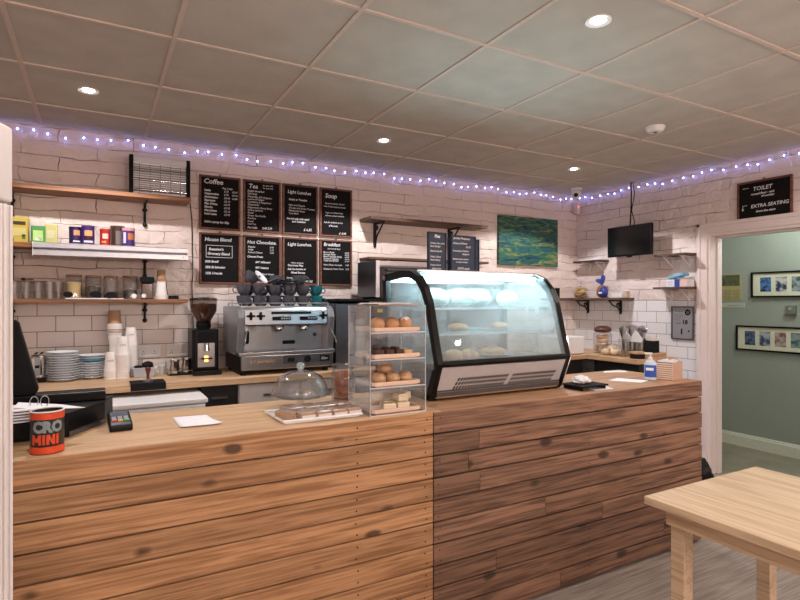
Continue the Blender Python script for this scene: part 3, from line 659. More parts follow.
MB().lathe([(0, 0), (.014, 0), (.014, .002), (0, .002)], n=18, M=Matrix.Translation((-.022, -.031, .022)) @ Matrix.Rotation(pi/2, 4, 'X')).build('sticker', m_paper, t)
t = tag(MB().box(-.17, 3.925, SH3, .06, 3.945, SH3+.006).box(.07, 3.925, SH3, .15, 3.945, SH3+.005).build('label_strip', m_paper), 'white price strip lying in front of the glass jars', 'strip')

def cup_mb(r0, r1, h, rim=True):
    p = [(0, .004), (r0-.002, .004), (r0-.002, 0), (r0, 0), (r1, h-.008), (r1+.0045, h-.008), (r1+.0045, h), (r1-.001, h), (r0-.001, .006), (0, .006)]
    return MB().lathe(p, n=22)
def cup_stack(x, y, z, n, r0, r1, h, dz, m, desc, inv=True, group='stacked paper cups'):
    """inverted nested paper cups, listed from bottom to top"""
    first = None
    for i in range(n):
        lb = '%s, %s' % (desc, nth(n-1-i, n))
        if first is None:
            b = cup_mb(r0, r1, h); first = b.build('paper_cup', m, smooth=True); first.location = (x, y, z+(h if inv else 0)); first.rotation_euler = (pi if inv else 0, 0, 0); tag(first, lb, 'paper cup', group)
        else:
            o = first.copy(); COL.objects.link(o); o.location = (x, y, z+(h if inv else 0)+i*dz); o['label'] = lb
    return first
cup_stack(.378, 3.99, SH3, 3, .028, .034, .1, .011, m_pcup, 'white paper cup in the short stack on the lower shelf')
cup_stack(.378, 3.99, SH3+.122, 2, .025, .0285, .065, .01, m_kraft, 'small brown paper cup on top of the shelf stack')
o = None
for i in range(2):
    lb = 'black cup lid beside the paper cups on the lower shelf, ' + nth(1-i, 2)
    q = MB().lathe([(0, .012), (.03, .012), (.034, .002), (.037, .002), (.037, 0), (.032, 0), (.028, .009), (0, .009)], n=22).build('cup_lid', m_blackm, smooth=True, loc=(.455, 3.99, SH3+i*.0125)); tag(q, lb, 'lid', 'black cup lids')

# ------------------------------------------------------------------ cable and socket on wall
tag(MB().tube([(.575, 4.085, 2.12), (.59, YB-.006, 2.0), (.592, YB-.006, 1.8), (.597, YB-.006, 1.62), (.59, YB-.006, 1.55), (.596, YB-.006, 1.35), (.6, YB-.01, 1.1), (.59, YB-.03, .955), (.565, YB-.06, BT+.004)], .0035, 6).build('power_cable', m_blackm, smooth=True), 'thin black power cable hanging down the wall left of the menus', 'cable')
def socket(label, x, z, w=.146):
    t = thing('wall_socket', label, 'socket', (x, YB, z)); MB().box(0, -.01, 0, w, 0, .086).build('plate', m_white, t, bevel=.003)
    for q in (.03, w-.045): MB().box(q, -.014, .06, q+.012, -.01, .076).build('switch', m_white, t)
    for q in (.025, w-.05):
        s = MB().box(q+.008, -.0108, .036, q+.012, -.0098, .044).box(q, -.0108, .022, q+.006, -.0098, .026).box(q+.014, -.0108, .022, q+.02, -.0098, .026).build('pin_holes', m_blackm, t)
socket('white double wall socket behind the grey tub', .24, 1.045)
socket('white double wall socket behind the milk jugs', .42, 1.045)

# ------------------------------------------------------------------ plates etc on back counter
def plate_mb(r):
    return MB().lathe([(0, 0), (r*.55, 0), (r*.6, .004), (r*.95, .014), (r, .0165), (r*.985, .018), (r*.9, .016), (r*.58, .007), (0, .006)], n=30)
def plates(x, y, n, r, desc, odd=None, group='stacked white plates'):
    for i in range(n):
        m = m_cer; lb = desc+', '+nth(n-1-i, n)
        if odd and i == odd[0]: m = odd[1]; lb = odd[2]
        q = plate_mb(r).build('plate', m, smooth=True, loc=(x+rnd.uniform(-.002, .002), y+rnd.uniform(-.002, .002), BT+.0005+i*.0148)); tag(q, lb, 'plate', group if m is m_cer else None)
plates(-.182, 3.93, 12, .088, 'white dinner plate in the taller stack by the till')
plates(-.025, 3.97, 10, .082, 'white plate in the shorter stack beside the paper cups', (7, m_blue, 'blue plate near the top of the shorter plate stack'))
GP = 'stacked paper cups on the back worktop'
cup_stack(.075, 3.90, BT, 4, .028, .036, .118, .016, m_pcup, 'white paper cup in the short front left stack', group=GP)
cup_stack(.10, 4.0, BT, 5, .029, .035, .14, .016, m_pcup, 'white paper cup in the hidden back left stack', group=GP)
cup_stack(.10, 4.0, BT+.19, 5, .03, .042, .10, .0135, m_pcup, 'white lid-like cup high up in the tall back stack', inv=False, group=GP)
cup_stack(.10, 4.0, BT+.285, 2, .034, .042, .13, .014, m_kraft, 'tall brown paper cup on top of the tall back stack', group=GP)
cup_stack(.145, 3.90, BT, 9, .03, .040, .12, .018, m_pcup, 'white paper cup in the middle stack of many rims', group=GP)
cup_stack(.195, 4.0, BT, 12, .03, .039, .12, .018, m_pcup, 'white paper cup in the tall stack right of the middle one', group=GP)
def cup_print(x, y, ztop, r, owner):
    c = [o for o in COL.objects if o.get('label') == owner][0]
    b = MB(); me = text_me('CAFE', .016, 0); q = math.atan2(-y, -x)
    for sgn in (0,):
        M = Matrix.Translation((x, y, ztop)) @ Matrix.Rotation(q+pi/2, 4, 'Z') @ Matrix.Translation((-.02, -r-.003, 0)) @ Matrix.Rotation(pi/2, 4, 'X'); b.add(me, M)
    o = b.build('printed_lettering', m_dsteel, c); o.matrix_parent_inverse = (Matrix.Translation(c.location) @ c.rotation_euler.to_matrix().to_4x4()).inverted()
cup_print(.075, 3.90, BT+.11, .032, 'white paper cup in the short front left stack, topmost')
cup_print(.145, 3.90, BT+.205, .034, 'white paper cup in the middle stack of many rims, topmost')
cup_print(.195, 4.0, BT+.265, .034, 'white paper cup in the tall stack right of the middle one, topmost')
# toaster
t = thing('toaster', 'shiny chrome toaster behind the till screen', 'toaster', (-.352, 3.9, BT))
MB().box(0, 0, .012, .08, .2, .17).build('body', m_chrome, t, bevel=.025, seg=4)
MB().box(-.002, -.004, 0, .082, .204, .03).build('base', m_black, t, bevel=.004)
MB().box(.02, .03, .168, .032, .17, .172).box(.048, .03, .168, .06, .17, .172).build('slots', m_blackm, t)
MB().box(.03, -.02, .09, .05, 0, .105).build('lever', m_black, t)
tag(MB().lathe([(0, 0), (.035, 0), (.04, .15), (.037, .15), (.032, .005), (0, .005)], n=20).build('water_jug', g_jar, smooth=True, loc=(-.232, 4.05, BT)), 'clear plastic beaker beside the chrome toaster', 'jug') 
# tub with black filter cloths
t = thing('plastic_tub', 'grey translucent tub between paper cups and milk jugs', 'tub', (.205, 3.84, BT))
MB().prism([(0, 0), (.115, 0), (.125, .06), (-.008, .06)], 'Y', 0, .1).build('tub_body', mat('grey_tub', sr(168, 170, 178), .3), t, bevel=.004)
q = thing('cloth_bundle', 'bundle of black rags piled on the grey tub', 'cloth', (.205, 3.84, BT+.061))
MB().ell((.085, .05, .013), (.035, .035, .025), 14, 8, jit=.25, zmin=-.5).ell((.03, .05, .004), (.03, .03, .01), 12, 6, jit=.2, zmin=-.3).build('rags', m_blackm, q, smooth=True)
# tamping mat and tamper
t = thing('tamping_mat', 'black rubber tamping mat on the front edge of the back worktop', 'mat', (.17, 3.515, BT))
MB().box(0, .005, .0005, .19, .16, .008).box(0, -.0, -.035, .19, .013, .008).build('pad', m_blackm, t, bevel=.003)
t = thing('coffee_tamper', 'coffee tamper with brown wooden handle standing on the black mat', 'tamper', (.265, 3.56, BT+.0085))
MB().lathe([(0, 0), (.028, 0), (.028, .01), (.01, .022), (0, .022)], n=24).build('steel_base', m_steel, t, smooth=True)
MB().lathe([(0, .022), (.009, .022), (.008, .045), (.016, .075), (.014, .086), (0, .09)], n=20).build('handle', mat('red_wood', sr(112, 50, 28), .35), t, smooth=True)
# tray with milk jugs
t = thing('jug_tray', 'shallow chrome wire tray under the milk jugs', 'tray', (.41, 3.84, BT))
MB().box(0, 0, .002, .15, .13, .012).build('base', m_black, t, bevel=.004)
MB().tube([(.0, 0, .03), (.15, 0, .03), (.16, .065, .034), (.15, .13, .03), (0, .13, .03), (-.01, .065, .034)], .003, 6, closed=True).tube([(0, 0, .008), (0, 0, .03)], .002, 5).tube([(.15, 0, .008), (.15, 0, .03)], .002, 5).tube([(0, .13, .008), (0, .13, .03)], .002, 5).tube([(.15, .13, .008), (.15, .13, .03)], .002, 5).build('rim', m_chrome, t, smooth=True)
def jug(x, y, s, label, rz=0):
    t = thing('milk_jug', label, 'jug', (x, y, BT+.013), rz, 'steel milk jugs on the wire tray'); 
    MB().lathe([(0, 0), (.036*s, 0), (.037*s, .03*s), (.03*s, .085*s), (.033*s, .1*s), (.031*s, .1*s), (.028*s, .085*s), (.034*s, .03*s), (0, .004)], n=24).build('body', m_chrome, t, smooth=True)
    MB().tube([(.031*s, 0, .09*s), (.06*s, 0, .085*s), (.062*s, 0, .04*s), (.036*s, 0, .025*s)], .004, 8).build('handle', m_steel, t, smooth=True)
    MB().prism([(-.03*s, .1*s), (-.045*s, .104*s), (-.03*s, .08*s)], 'Y', -.008, .008).build('spout', m_chrome, t)
jug(.45, 3.88, .9, 'shiny steel milk jug, left one on the wire tray', pi)
jug(.525, 3.90, .95, 'shiny steel milk jug, right one on the wire tray', 0)
tag(MB().lathe([(0, 0), (.015, 0), (.03, .06), (.028, .06), (.013, .004), (0, .004)], n=20).tube([(-.03, 0, .05), (-.05, 0, .045), (-.045, 0, .02), (-.022, 0, .015)], .004, 6).build('white_mug', m_cer, smooth=True, loc=(.385, 3.97, BT)), 'small white mug just left of the milk jugs', 'mug')

# ------------------------------------------------------------------ coffee grinder
t = thing('coffee_grinder', 'black coffee grinder with bean hopper left of the espresso machine', 'coffee grinder', (.637, 3.84, BT))
MB().prism([(-.075, -.03), (.075, -.03), (.085, .0), (.085, .2), (-.085, .2), (-.085, .0)], 'Z', .03, .30).build('housing', m_black, t, bevel=.006)
MB().box(-.09, -.09, 0, .09, .2, .03).build('base', m_black, t, bevel=.006)
MB().box(-.055, -.036, .05, .055, -.029, .21).build('front_plate', m_steel, t, bevel=.002)
MB().box(-.05, -.038, .225, .05, -.029, .285).build('display_panel', m_blackm, t)
MB().lathe([(0, 0), (.02, 0), (.014, .05), (0, .05)], n=16, M=Matrix.Translation((0, -.055, .16))).build('spout', m_chrome, t, smooth=True)
MB().tube([(-.03, -.03, .11), (-.028, -.085, .11), (.028, -.085, .11), (.03, -.03, .11)], .005, 8).build('fork', m_iron, t, smooth=True)
MB().box(-.012, -.0385, .085, .012, -.036, .125).build('lit_switch', mat('lit_amber', sr(255, 190, 110), .5, emit=sr(255, 170, 90), estr=3), t)
MB().lathe([(.045, .30), (.05, .33), (.045, .335), (.05, .35), (.0, .35), (0, .30)], (0, .07, 0), 24).build('collar', m_blackm, t, smooth=True)
MB().lathe([(.045, .35), (.085, .42), (.09, .50), (.088, .50), (.083, .42), (.043, .352)], (0, .07, 0), 28).build('hopper', glass('smoky_glass', (.86, .82, .78), 1.5), t, smooth=True)
MB().lathe([(0, .352), (.042, .352), (.081, .42), (.084, .47), (.0, .475)], (0, .07, 0), 24).build('coffee_beans', mat('coffee_beans', sr(92, 58, 42), .5, noise=.5, nscale=120, bump=1), t, smooth=True)
MB().lathe([(0, .515), (.03, .515), (.088, .508), (.092, .498), (0, .498)], (0, .07, 0), 28).build('hopper_lid', m_black, t, smooth=True)

# ------------------------------------------------------------------ espresso machine
t = thing('espresso_machine', 'large stainless two-group espresso machine on the back worktop', 'coffee machine', (.80, 3.60, BT))
W = .665
m_pol = mat('polished_steel', sr(170, 170, 173), .3, metal=1, noise=.03)
MB().box(.03, .02, .03, W-.03, .46, .13).box(.02, .0, .034, W-.005, .02, .128).build('lower_body', m_pol, t, bevel=.004)
MB().box(.012, .015, .02, .03, .46, .13).box(W-.03, .02, .02, W-.008, .46, .13).build('black_base_side', m_black, t, bevel=.004)
MB().prism([(0, .128), (0, .15), (.02, .156), (.1, .156), (.1, .128)], 'X', .005, W+.01).build('drip_tray', m_pol, t, bevel=.003)
b = MB()
for i in range(26): b.box(.03+i*.023, .01, .1565, .042+i*.023, .1, .159)
b.build('drip_grille', m_steel, t)
MB().box(.03, .12, .15, W-.03, .45, .33).build('back_panel', mat('satin_steel', sr(176, 176, 178), .32, metal=1), t)
MB().prism([(.03, .325), (.012, .33), (.02, .43), (.035, .447), (.46, .447), (.46, .325)], 'X', .045, W-.045).build('head', m_pol, t, bevel=.004)
MB().box(.02, .03, .4475, W-.02, .45, .455).build('cup_rail_top', m_steel, t)
b = MB(); b.tube([(.03, .035, .475), (W-.03, .035, .475), (W-.03, .44, .475), (.03, .44, .475)], .004, 6, closed=True)
for x, y in ((.03, .035), (W-.03, .035), (W-.03, .44), (.03, .44), (W/2, .035)): b.tube([(x, y, .455), (x, y, .475)], .004, 6)
b.build('cup_rail', m_steel, t, smooth=True)
m_sidep = mat('silver_side_panel', sr(150, 152, 158), .3, metal=.6)
for x in (-.005, W-.045):
    MB().prism([(.02, .15), (.0, .30), (-.01, .38), (.01, .43), (.05, .455), (.46, .455), (.46, .13), (.12, .13), (.12, .15)], 'X', x, x+.05).build('side_panel', m_sidep, t, bevel=.014, seg=3)
for x in (.03, W-.06):
    for y in (.04, .4): MB().lathe([(0, 0), (.02, 0), (.016, .032), (0, .032)], (x+.01, y, 0), 14).build('foot', m_blackm, t)
def knob(x, z, y=.02): 
    b = MB(); b.lathe([(0, 0), (.014, 0), (.012, .022), (0, .022)], n=14, M=Matrix.Translation((x, y, z)) @ Matrix.Rotation(pi/2, 4, 'X'))
    for a in range(4): b.box(-.006, -.022, .008, .006, -.006, .026, M=Matrix.Translation((x, y, z)) @ Matrix.Rotation(a*pi/2, 4, 'Y'))
    return b
for x in (.085, .15, W-.075): knob(x, .39).build('tap_knob', m_blackm, t)
MB().box(.225, .006, .402, .50, .018, .418).build('display_slot', m_blackm, t)
for x in (.23, .42):
    k = MB().box(x, .0, .36, x+.125, .016, .385).build('button_pad', m_black, t, bevel=.004)
    b = MB()
    for i in range(4): b.lathe([(0, 0), (.007, 0), (.007, .003), (0, .003)], n=10, M=Matrix.Translation((x+.06+i*.017, 0, .372)) @ Matrix.Rotation(pi/2, 4, 'X'))
    b.build('buttons', m_steel, k)
for x in (.29, .47):
    g = MB().lathe([(0, 0), (.036, 0), (.036, .018), (.03, .03), (0, .03)], (x, .075, .296), 22).build('group_head', m_chrome, t, smooth=True)
    MB().lathe([(0, 0), (.02, 0), (.024, .012), (0, .012)], (x, .075, .284), 20).build('shower_screen', m_dsteel, g, smooth=True)
for x in (.06, W-.055): MB().tube([(x, .04, .35), (x+(.0 if x < .3 else .02), .0, .32), (x+(-.02 if x < .3 else .05), -.03, .24), (x+(-.03 if x < .3 else .06), -.035, .20)], .0045, 8).build('steam_wand', m_chrome, t, smooth=True)
MB().tube([(.12, .1, .33), (.12, .06, .32), (.12, .055, .29)], .008, 8).build('hot_water_spout', m_chrome, t, smooth=True)
MB().prism([(.085+.014*cos(a), .245+.045*math.copysign(1, sin(a))*.6+.02*sin(a)) for a in [i*pi/8 for i in range(16)]], 'Y', .113, .121).build('gauge_window', m_blackm, t)
MB().box(.33, .113, .19, .42, .121, .215).build('badge_plate', m_blackm, t, bevel=.008)
MB().lathe([(0, 0), (.014, 0), (.014, .004), (0, .004)], n=20, M=Matrix.Translation((W-.1, .12, .25)) @ Matrix.Rotation(pi/2, 4, 'X')).build('gauge', m_chrome, t)
MB().box(.30, -.001, .066, W-.01, .0, .122).build('dark_strip', m_dsteel, t)
MB().lathe([(0, 0), (.024, 0), (.024, .006), (0, .006)], n=24, M=Matrix.Translation((.47, -.001, .092)) @ Matrix.Rotation(pi/2, 4, 'X')).build('pressure_gauge', m_blackm, t)
MB().box(.33, -.006, .078, .38, -.001, .106).build('rocker_switch', m_blackm, t, bevel=.003)
MB().box(.56, -.004, .072, .63, -.001, .112).build('model_plate', m_blackm, t)
MB().add(text_me('S2ev', .026, .2), TM(.567, -.0045, .083)).build('plate_lettering', m_chalk, t)
MB().add(text_me('La Spaziale', .038, .35, .0015, .0008), TM(.075, -.0015, .078)).build('raised_lettering', mat('brass_script', sr(214, 180, 140), .25, metal=.8), t)

# cups on the machine
TOPZ = BT+.4555
def cup_build(m, label, loc, s=1.0, rz=0, tilt=None, group='charcoal cups on the espresso machine'):
    t = thing('coffee_cup', label, 'cup', loc, rz, group)
    MB().lathe([(0, 0), (.024*s, 0), (.025*s, .004), (.037*s, .016*s), (.045*s, .036*s), (.048*s, .068*s), (.045*s, .068*s), (.042*s, .036*s), (.034*s, .02*s), (0, .012)], n=24).build('bowl', m, t, smooth=True)
    MB().tube([(.045*s, 0, .048*s), (.062*s, 0, .05*s), (.07*s, 0, .036*s), (.062*s, 0, .02*s), (.041*s, 0, .02*s)], .0042, 7).build('handle', m, t, smooth=True)
    if tilt: t.rotation_euler = (tilt[0], tilt[1], rz)
    return t
DZ = .055
row = [(.845, 1.15, -.15), (.945, 1.0, -.2), (1.04, .95, -.3), (1.15, 1.1, -.3), (1.265, 1.1, -.2)]
names = [('wide charcoal cup', 'leftmost'), ('wide charcoal cup', 'second from left'), ('small charcoal cup', 'in the middle'), ('charcoal cup', 'second from right'), ('charcoal cup', 'right end beside the teal ones')]
xs = [.866, .969, 1.072, 1.175, 1.278]; CS = 1.05; L1, L2 = TOPZ+.072, TOPZ+.144
pos5 = ['leftmost', 'second from the left', 'third from the left', 'fourth from the left', 'rightmost of the dark ones']
pr = cup_build(m_ccup, 'charcoal cup in the lower front row on the machine, leftmost', (xs[0], 3.72, TOPZ), CS, -1.0)
for i in range(1, 5): dup(pr, (xs[i], 3.72, TOPZ), [-.3, -1.2, -.9, -1.3, -.9][i], 'charcoal cup in the lower front row on the machine, ' + pos5[i])
for i in range(5): dup(pr, (xs[i], 3.722, L1), [3.0, -1.2, -.8, -1.4, -1.0][i], 'charcoal cup in the second front layer on the machine, ' + pos5[i])
for i in range(4):
    dup(pr, (xs[i]+.05, 3.835, TOPZ), 1.5+.2*i, 'charcoal cup in the bottom back row on the machine, ' + ['leftmost', 'second from the left', 'third from the left', 'rightmost'][i])
    dup(pr, (xs[i]+.05, 3.835, L1), 1.2+.3*i, 'charcoal cup in the second back layer on the machine, ' + ['leftmost', 'second from the left', 'third from the left', 'rightmost'][i])
dup(pr, (xs[2]+.05, 3.835, L2), 2.6, 'charcoal cup at the top of the back middle pile on the machine')
c = dup(pr, (.905, 3.735, L2+.018), 2.6, 'charcoal cup lying tilted on top of the left cups'); c.rotation_euler = (0, -.5, 2.6)
dup(pr, (xs[4]-.02, 3.735, L2), -.6, 'charcoal cup topmost above the right-hand dark cups')
def saucer(m, label, loc, rot, r=.065):
    q = plate_mb(r).build('saucer', m, smooth=True, loc=loc); q.rotation_euler = rot; return tag(q, label, 'saucer')
saucer(m_cer, 'pale grey saucer leaning on the left cup pile', (.972, 3.72, TOPZ+.188), (.5, .75, 0), .058)
saucer(m_ccup, 'charcoal saucer leaning above the middle cups', (1.065, 3.715, TOPZ+.165), (0, -.4, 0), .058)
saucer(m_ccup, 'charcoal saucer lying flat on the tall middle pile, lower one', (1.17, 3.715, TOPZ+.145), (0, .0, 0), .062)
saucer(m_ccup, 'charcoal saucer lying on top of the tall middle pile', (1.17, 3.715, TOPZ+.163), (0, .0, 0), .062)
cup_build(m_teal, 'teal cup at the right end of the machine top, lower one', (1.385, 3.75, TOPZ), 1.05, -.4, None, 'teal cups on the espresso machine')
cup_build(m_teal, 'teal cup at the right end of the machine top, upper one', (1.385, 3.75, TOPZ+.072), 1.05, -.7, None, 'teal cups on the espresso machine')

# ------------------------------------------------------------------ boiler, label box, oven
t = thing('water_boiler', 'tall dark steel water boiler right of the espresso machine', 'boiler', (1.53, 3.72, BT))
MB().box(0, 0, .01, .25, .36, .475).build('body', m_dsteel, t, bevel=.006)
MB().box(.16, -.005, .05, .166, .001, .46).build('seam', m_steel, t)
MB().tube([(.08, -.001, .2), (.08, -.05, .2), (.08, -.05, .16)], .008, 8).build('tap', m_chrome, t, smooth=True)
t = thing('water_heater', 'black upright machine with a yellow label behind the cake tower', 'coffee machine', (1.81, 3.66, BT))
MB().box(0, 0, 0, .2, .4, .475).build('body', m_black, t, bevel=.01)
MB().box(.03, -.003, .405, .105, -.0005, .43).build('yellow_label', mat('yellow_label', sr(226, 205, 40), .5), t)
MB().box(.03, -.002, .2, .17, -.0005, .36).build('front_panel', m_dsteel, t)
t = thing('steel_wall_shelf', 'black steel shelf carrying the oven', 'shelf', (1.50, 3.6, 1.428))
MB().box(0, 0, 0, 1.35, YB-3.6, .018).build('board', m_blackm, t)
for x in (.285, 1.2): MB().prism([(YB-3.6, 0), (YB-3.6, -.2), (.1, 0)], 'X', x, x+.012).build('bracket', m_iron, t)
t = thing('counter_oven', 'stainless steel countertop oven on the black shelf', 'oven', (1.80, 3.60, 1.4465))
MB().box(0, .01, .012, .62, .33, .285).build('body', m_dsteel, t, bevel=.004)
MB().box(.03, 0, .25, .62, .012, .283).build('control_panel', m_steel, t)
d = MB().box(.03, -.006, .02, .62, .012, .235).build('door', mat('oven_black', sr(26, 28, 32), .12), t, bevel=.003)
MB().tube([(.08, -.006, .215), (.08, -.03, .215), (.57, -.03, .215), (.57, -.006, .215)], .006, 8).build('handle', m_steel, d, smooth=True)
MB().box(.0, .0, .012, .03, .012, .285).build('corner_post', m_alu, t)
for x in (.03, .57): MB().box(x, .05, 0, x+.03, .3, .012).build('foot', m_blackm, t)
for x in (.5, .55): MB().lathe([(0, 0), (.014, 0), (.012, .014), (0, .014)], n=16, M=Matrix.Translation((x, 0, .262)) @ Matrix.Rotation(pi/2, 4, 'X')).build('dial', m_black, t)

# ------------------------------------------------------------------ painting, cctv, sensor
def painting():
    m = bpy.data.materials.new('abstract_sea_paint'); m.use_nodes = True; nt = m.node_tree; b = nt.nodes['Principled BSDF']; b.inputs['Roughness'].default_value = .6
    N = nt.nodes.new; L = nt.links.new
    tc = N('ShaderNodeTexCoord'); mp = N('ShaderNodeMapping'); mp.inputs['Scale'].default_value = (6, 1, 24); L(tc.outputs['Object'], mp.inputs[0])
    n = N('ShaderNodeTexNoise'); n.inputs['Scale'].default_value = 1.1; n.inputs['Detail'].default_value = 7; n.inputs['Distortion'].default_value = 1.4; n.inputs['Roughness'].default_value = .65; L(mp.outputs[0], n.inputs[0])
    r = N('ShaderNodeValToRGB'); e = r.color_ramp.elements; e[0].position = .3; e[0].color = sr(14, 30, 36); e[1].position = .78; e[1].color = sr(190, 205, 170)
    for p, c in ((.38, (18, 50, 66)), (.46, (30, 84, 92)), (.52, (44, 96, 70)), (.58, (92, 120, 70)), (.63, (150, 126, 66)), (.68, (52, 118, 132))): q = r.color_ramp.elements.new(p); q.color = sr(*c)
    L(n.outputs['Fac'], r.inputs[0]); L(r.outputs[0], b.inputs['Base Color']); return m
t = thing('abstract_painting', 'unframed green and blue abstract seascape canvas on the brick wall', 'painting', (3.348, YB-.03, 1.778))
MB().box(0, 0, 0, .765, .028, .478).build('canvas', painting(), t, bevel=.002)
t = thing('security_camera', 'white dome security camera at the ceiling corner', 'security camera', (4.13, 3.85, HC), -.12)
MB().lathe([(0, -.018), (.05, -.018), (.052, -.008), (.052, -.001), (0, -.001)], n=24).box(-.045, -.018, -.07, -.038, .018, -.01).box(.038, -.018, -.07, .045, .018, -.01).build('mount', m_white, t, smooth=True)
MB().ell((0, 0, -.06), (.046, .046, .046), 18, 12).build('housing', m_white, t, smooth=True)
MB().lathe([(0, 0), (.02, 0), (.02, .02), (0, .024)], n=20, M=Matrix.Translation((-.022, -.022, -.07)) @ Matrix.Rotation(R(-45), 4, 'Z') @ Matrix.Rotation(R(100), 4, 'X')).build('lens', m_blackm, t)
t = thing('motion_sensor', 'small cream alarm sensor with red light in the wall corner', 'sensor', (4.36, YB-.055, 2.33))
MB().box(-.028, -.02, 0, .028, .03, .125).build('case', mat('cream_plastic', sr(222, 200, 186), .4), t, bevel=.006)
MB().ell((0, -.021, .075), (.007, .003, .007), 10, 6).build('indicator_light', mat('red_light', sr(255, 80, 60), .4, emit=sr(255, 70, 50), estr=4), t)

# ------------------------------------------------------------------ TV with cable
t = thing('television', 'small black flat television hung near the corner', 'television', (4.20, 3.535, 1.838), -pi/2+.02)
MB().box(0, 0, 0, .455, .035, .275).build('screen_housing', m_black, t, bevel=.004)
MB().box(.01, -.0012, .016, .445, .0, .267).build('screen', mat('screen_black', sr(10, 11, 13), .12), t)
MB().ell((.23, .01, -.002), (.035, .01, .012), 12, 6).build('sensor_bump', m_black, t, smooth=True)
MB().box(.16, .035, .07, .30, .205, .2).build('wall_bracket', m_iron, t)
t = thing('hanging_cables', 'pair of black cables hanging from the ceiling to the television', 'cable', (0, 0, 0))
MB().tube([(4.28, 3.34, HC-.02), (4.28, 3.335, 2.42), (4.27, 3.33, 2.28), (4.26, 3.33, 2.16), (4.25, 3.33, 2.06)], .006, 7).build('thick_cable', m_blackm, t, smooth=True)
MB().tube([(4.285, 3.32, HC-.02), (4.29, 3.31, 2.4), (4.27, 3.325, 2.26), (4.28, 3.30, 2.15), (4.25, 3.31, 2.06)], .004, 7).build('thin_cable', m_blackm, t, smooth=True)

# ------------------------------------------------------------------ right wall shelf items
t = thing('papers_pile', 'few loose white papers lying on the corner shelf', 'papers', (4.29, 3.95, 1.8355))
MB().box(0, -.26, 0, .1, 0, .004).box(.01, -.22, .0042, .11, .01, .012, M=Matrix.Rotation(.1, 4, 'Z')).build('sheets', m_paper, t)
m_pasta = mat('pasta', sr(206, 156, 78), .6, noise=.5, nscale=60, bump=1)
t = thing('pasta_bag', 'clear bag of golden pasta shapes on the corner shelf', 'bag', (4.31, 4.02-.06, 1.4605))
b = MB()
for i in range(80):
    a = rnd.random()*6.28; r = .075*math.sqrt(rnd.random()); z = .014+rnd.random()*.09; s = 1-(z/.12)**2*.5
    b.ell((r*cos(a)*s*.7, r*sin(a)*s, z), (.010, .014, .010), 7, 5, jit=.4)
b.build('pasta_pieces', m_pasta, t)
MB().ell((0, 0, .06), (.068, .09, .062), 16, 10, jit=.06, zmin=-.95).tube([(0, 0, .112), (0, .005, .13), (.01, .02, .15)], [.01, .008, .018], 8).build('bag_film', g_wrap, t, smooth=True)
t = thing('bread_bag', 'bread loaf in a blue printed bag with knotted top', 'bread', (4.31, 3.69, 1.4605))
MB().ell((0, 0, .06), (.045, .06, .065), 14, 10, jit=.08, zmin=-.9).build('loaf', mat('loaf_brown', sr(150, 96, 66), .6, noise=.3, nscale=20), t, smooth=True)
MB().ell((-.008, -.022, .055), (.043, .045, .058), 14, 10, jit=.08, zmin=-.9).build('blue_wrapper', mat('blue_bag', sr(46, 62, 138), .3, noise=.3, nscale=25), t, smooth=True)
MB().tube([(0, 0, .12), (0, .01, .14), (0, .035, .165), (0, .07, .175)], [.01, .012, .025, .012], 8).tube([(0, 0, .13), (0, -.005, .16), (0, -.012, .2), (0, -.01, .225)], [.01, .018, .022, .01], 8).build('bag_knot', MC['blue_bag'], t, smooth=True)
MB().box(-.052, -.04, .04, -.049, .0, .056).build('white_lettering', m_paper, t)
tag(MB().box(0, -.12, 0, .08, 0, .045).build('small_carton', m_white, bevel=.003, loc=(4.29, 3.57, 1.4605)), 'small white carton at the right end of the pasta shelf', 'box')
tag(MB().box(.0, -.04, 0, .05, 0, .062).build('small_tub', mat('cream_tub', sr(196, 176, 160), .5), bevel=.003, loc=(4.32, 3.46, 1.4605)), 'small beige tub beside the white carton', 'tub')
MB().box(3.90, 4.0, 1.438, 4.218, YB, 1.46).build('return_board', m_shelfd, [o for o in COL.objects if o.get('label') == 'dark wood shelf holding the pasta bag and the blue bread bag'][0]).matrix_parent_inverse = (Matrix.Translation((XR, 4.09, 1.46)) @ Matrix.Rotation(-pi/2, 4, 'Z')).inverted()
t = board('small_chalkboard', 'small dark chalkboard stand beside the pasta bag', (3.95, 4.075, 1.4605), .13, .1, [('today', .15, .6, .025), ('soup', .15, .25, .025)], -.5, None, fw=.006, fm=m_blackm, hook=False)
t = thing('carton_box', 'blue and white cardboard box on the lower shelf by the door', 'box', (4.30, 3.0, 1.5505), -pi/2)
MB().box(0, 0, 0, .19, .1, .062).build('carton', m_paper, t, bevel=.002)
MB().box(.078, -.001, .0, .125, 0, .062).build('blue_panel', mat('blue_print', sr(40, 70, 160), .5), t)
MB().box(.126, -.001, .0, .19, 0, .062).build('pink_panel', mat('pink_print', sr(226, 196, 192), .5), t)
MB().add(text_me('TEA CO', .016, 0), TM(.008, -.001, .034)).add(text_me('LONDON', .012, 0), TM(.012, -.001, .015)).build('printed_lettering', mat('blue_print', sr(40, 70, 160), .5), t)
t = thing('gloves_packet', 'pale blue tissue packet lying tilted on the blue and white box', 'packet', (4.30, 2.98, 1.618), -pi/2)
b = MB(); b.box(0, 0, 0, .14, .09, .022, M=Matrix.Rotation(-.22, 4, 'Y')); b.build('packet', mat('pale_blue', sr(120, 180, 214), .3), t, bevel=.003)
MB().box(-.02, .02, .015, .11, .1, .024, M=Matrix.Rotation(.12, 4, 'Y')).build('flap', mat('grey_film', sr(190, 194, 190), .4), t)
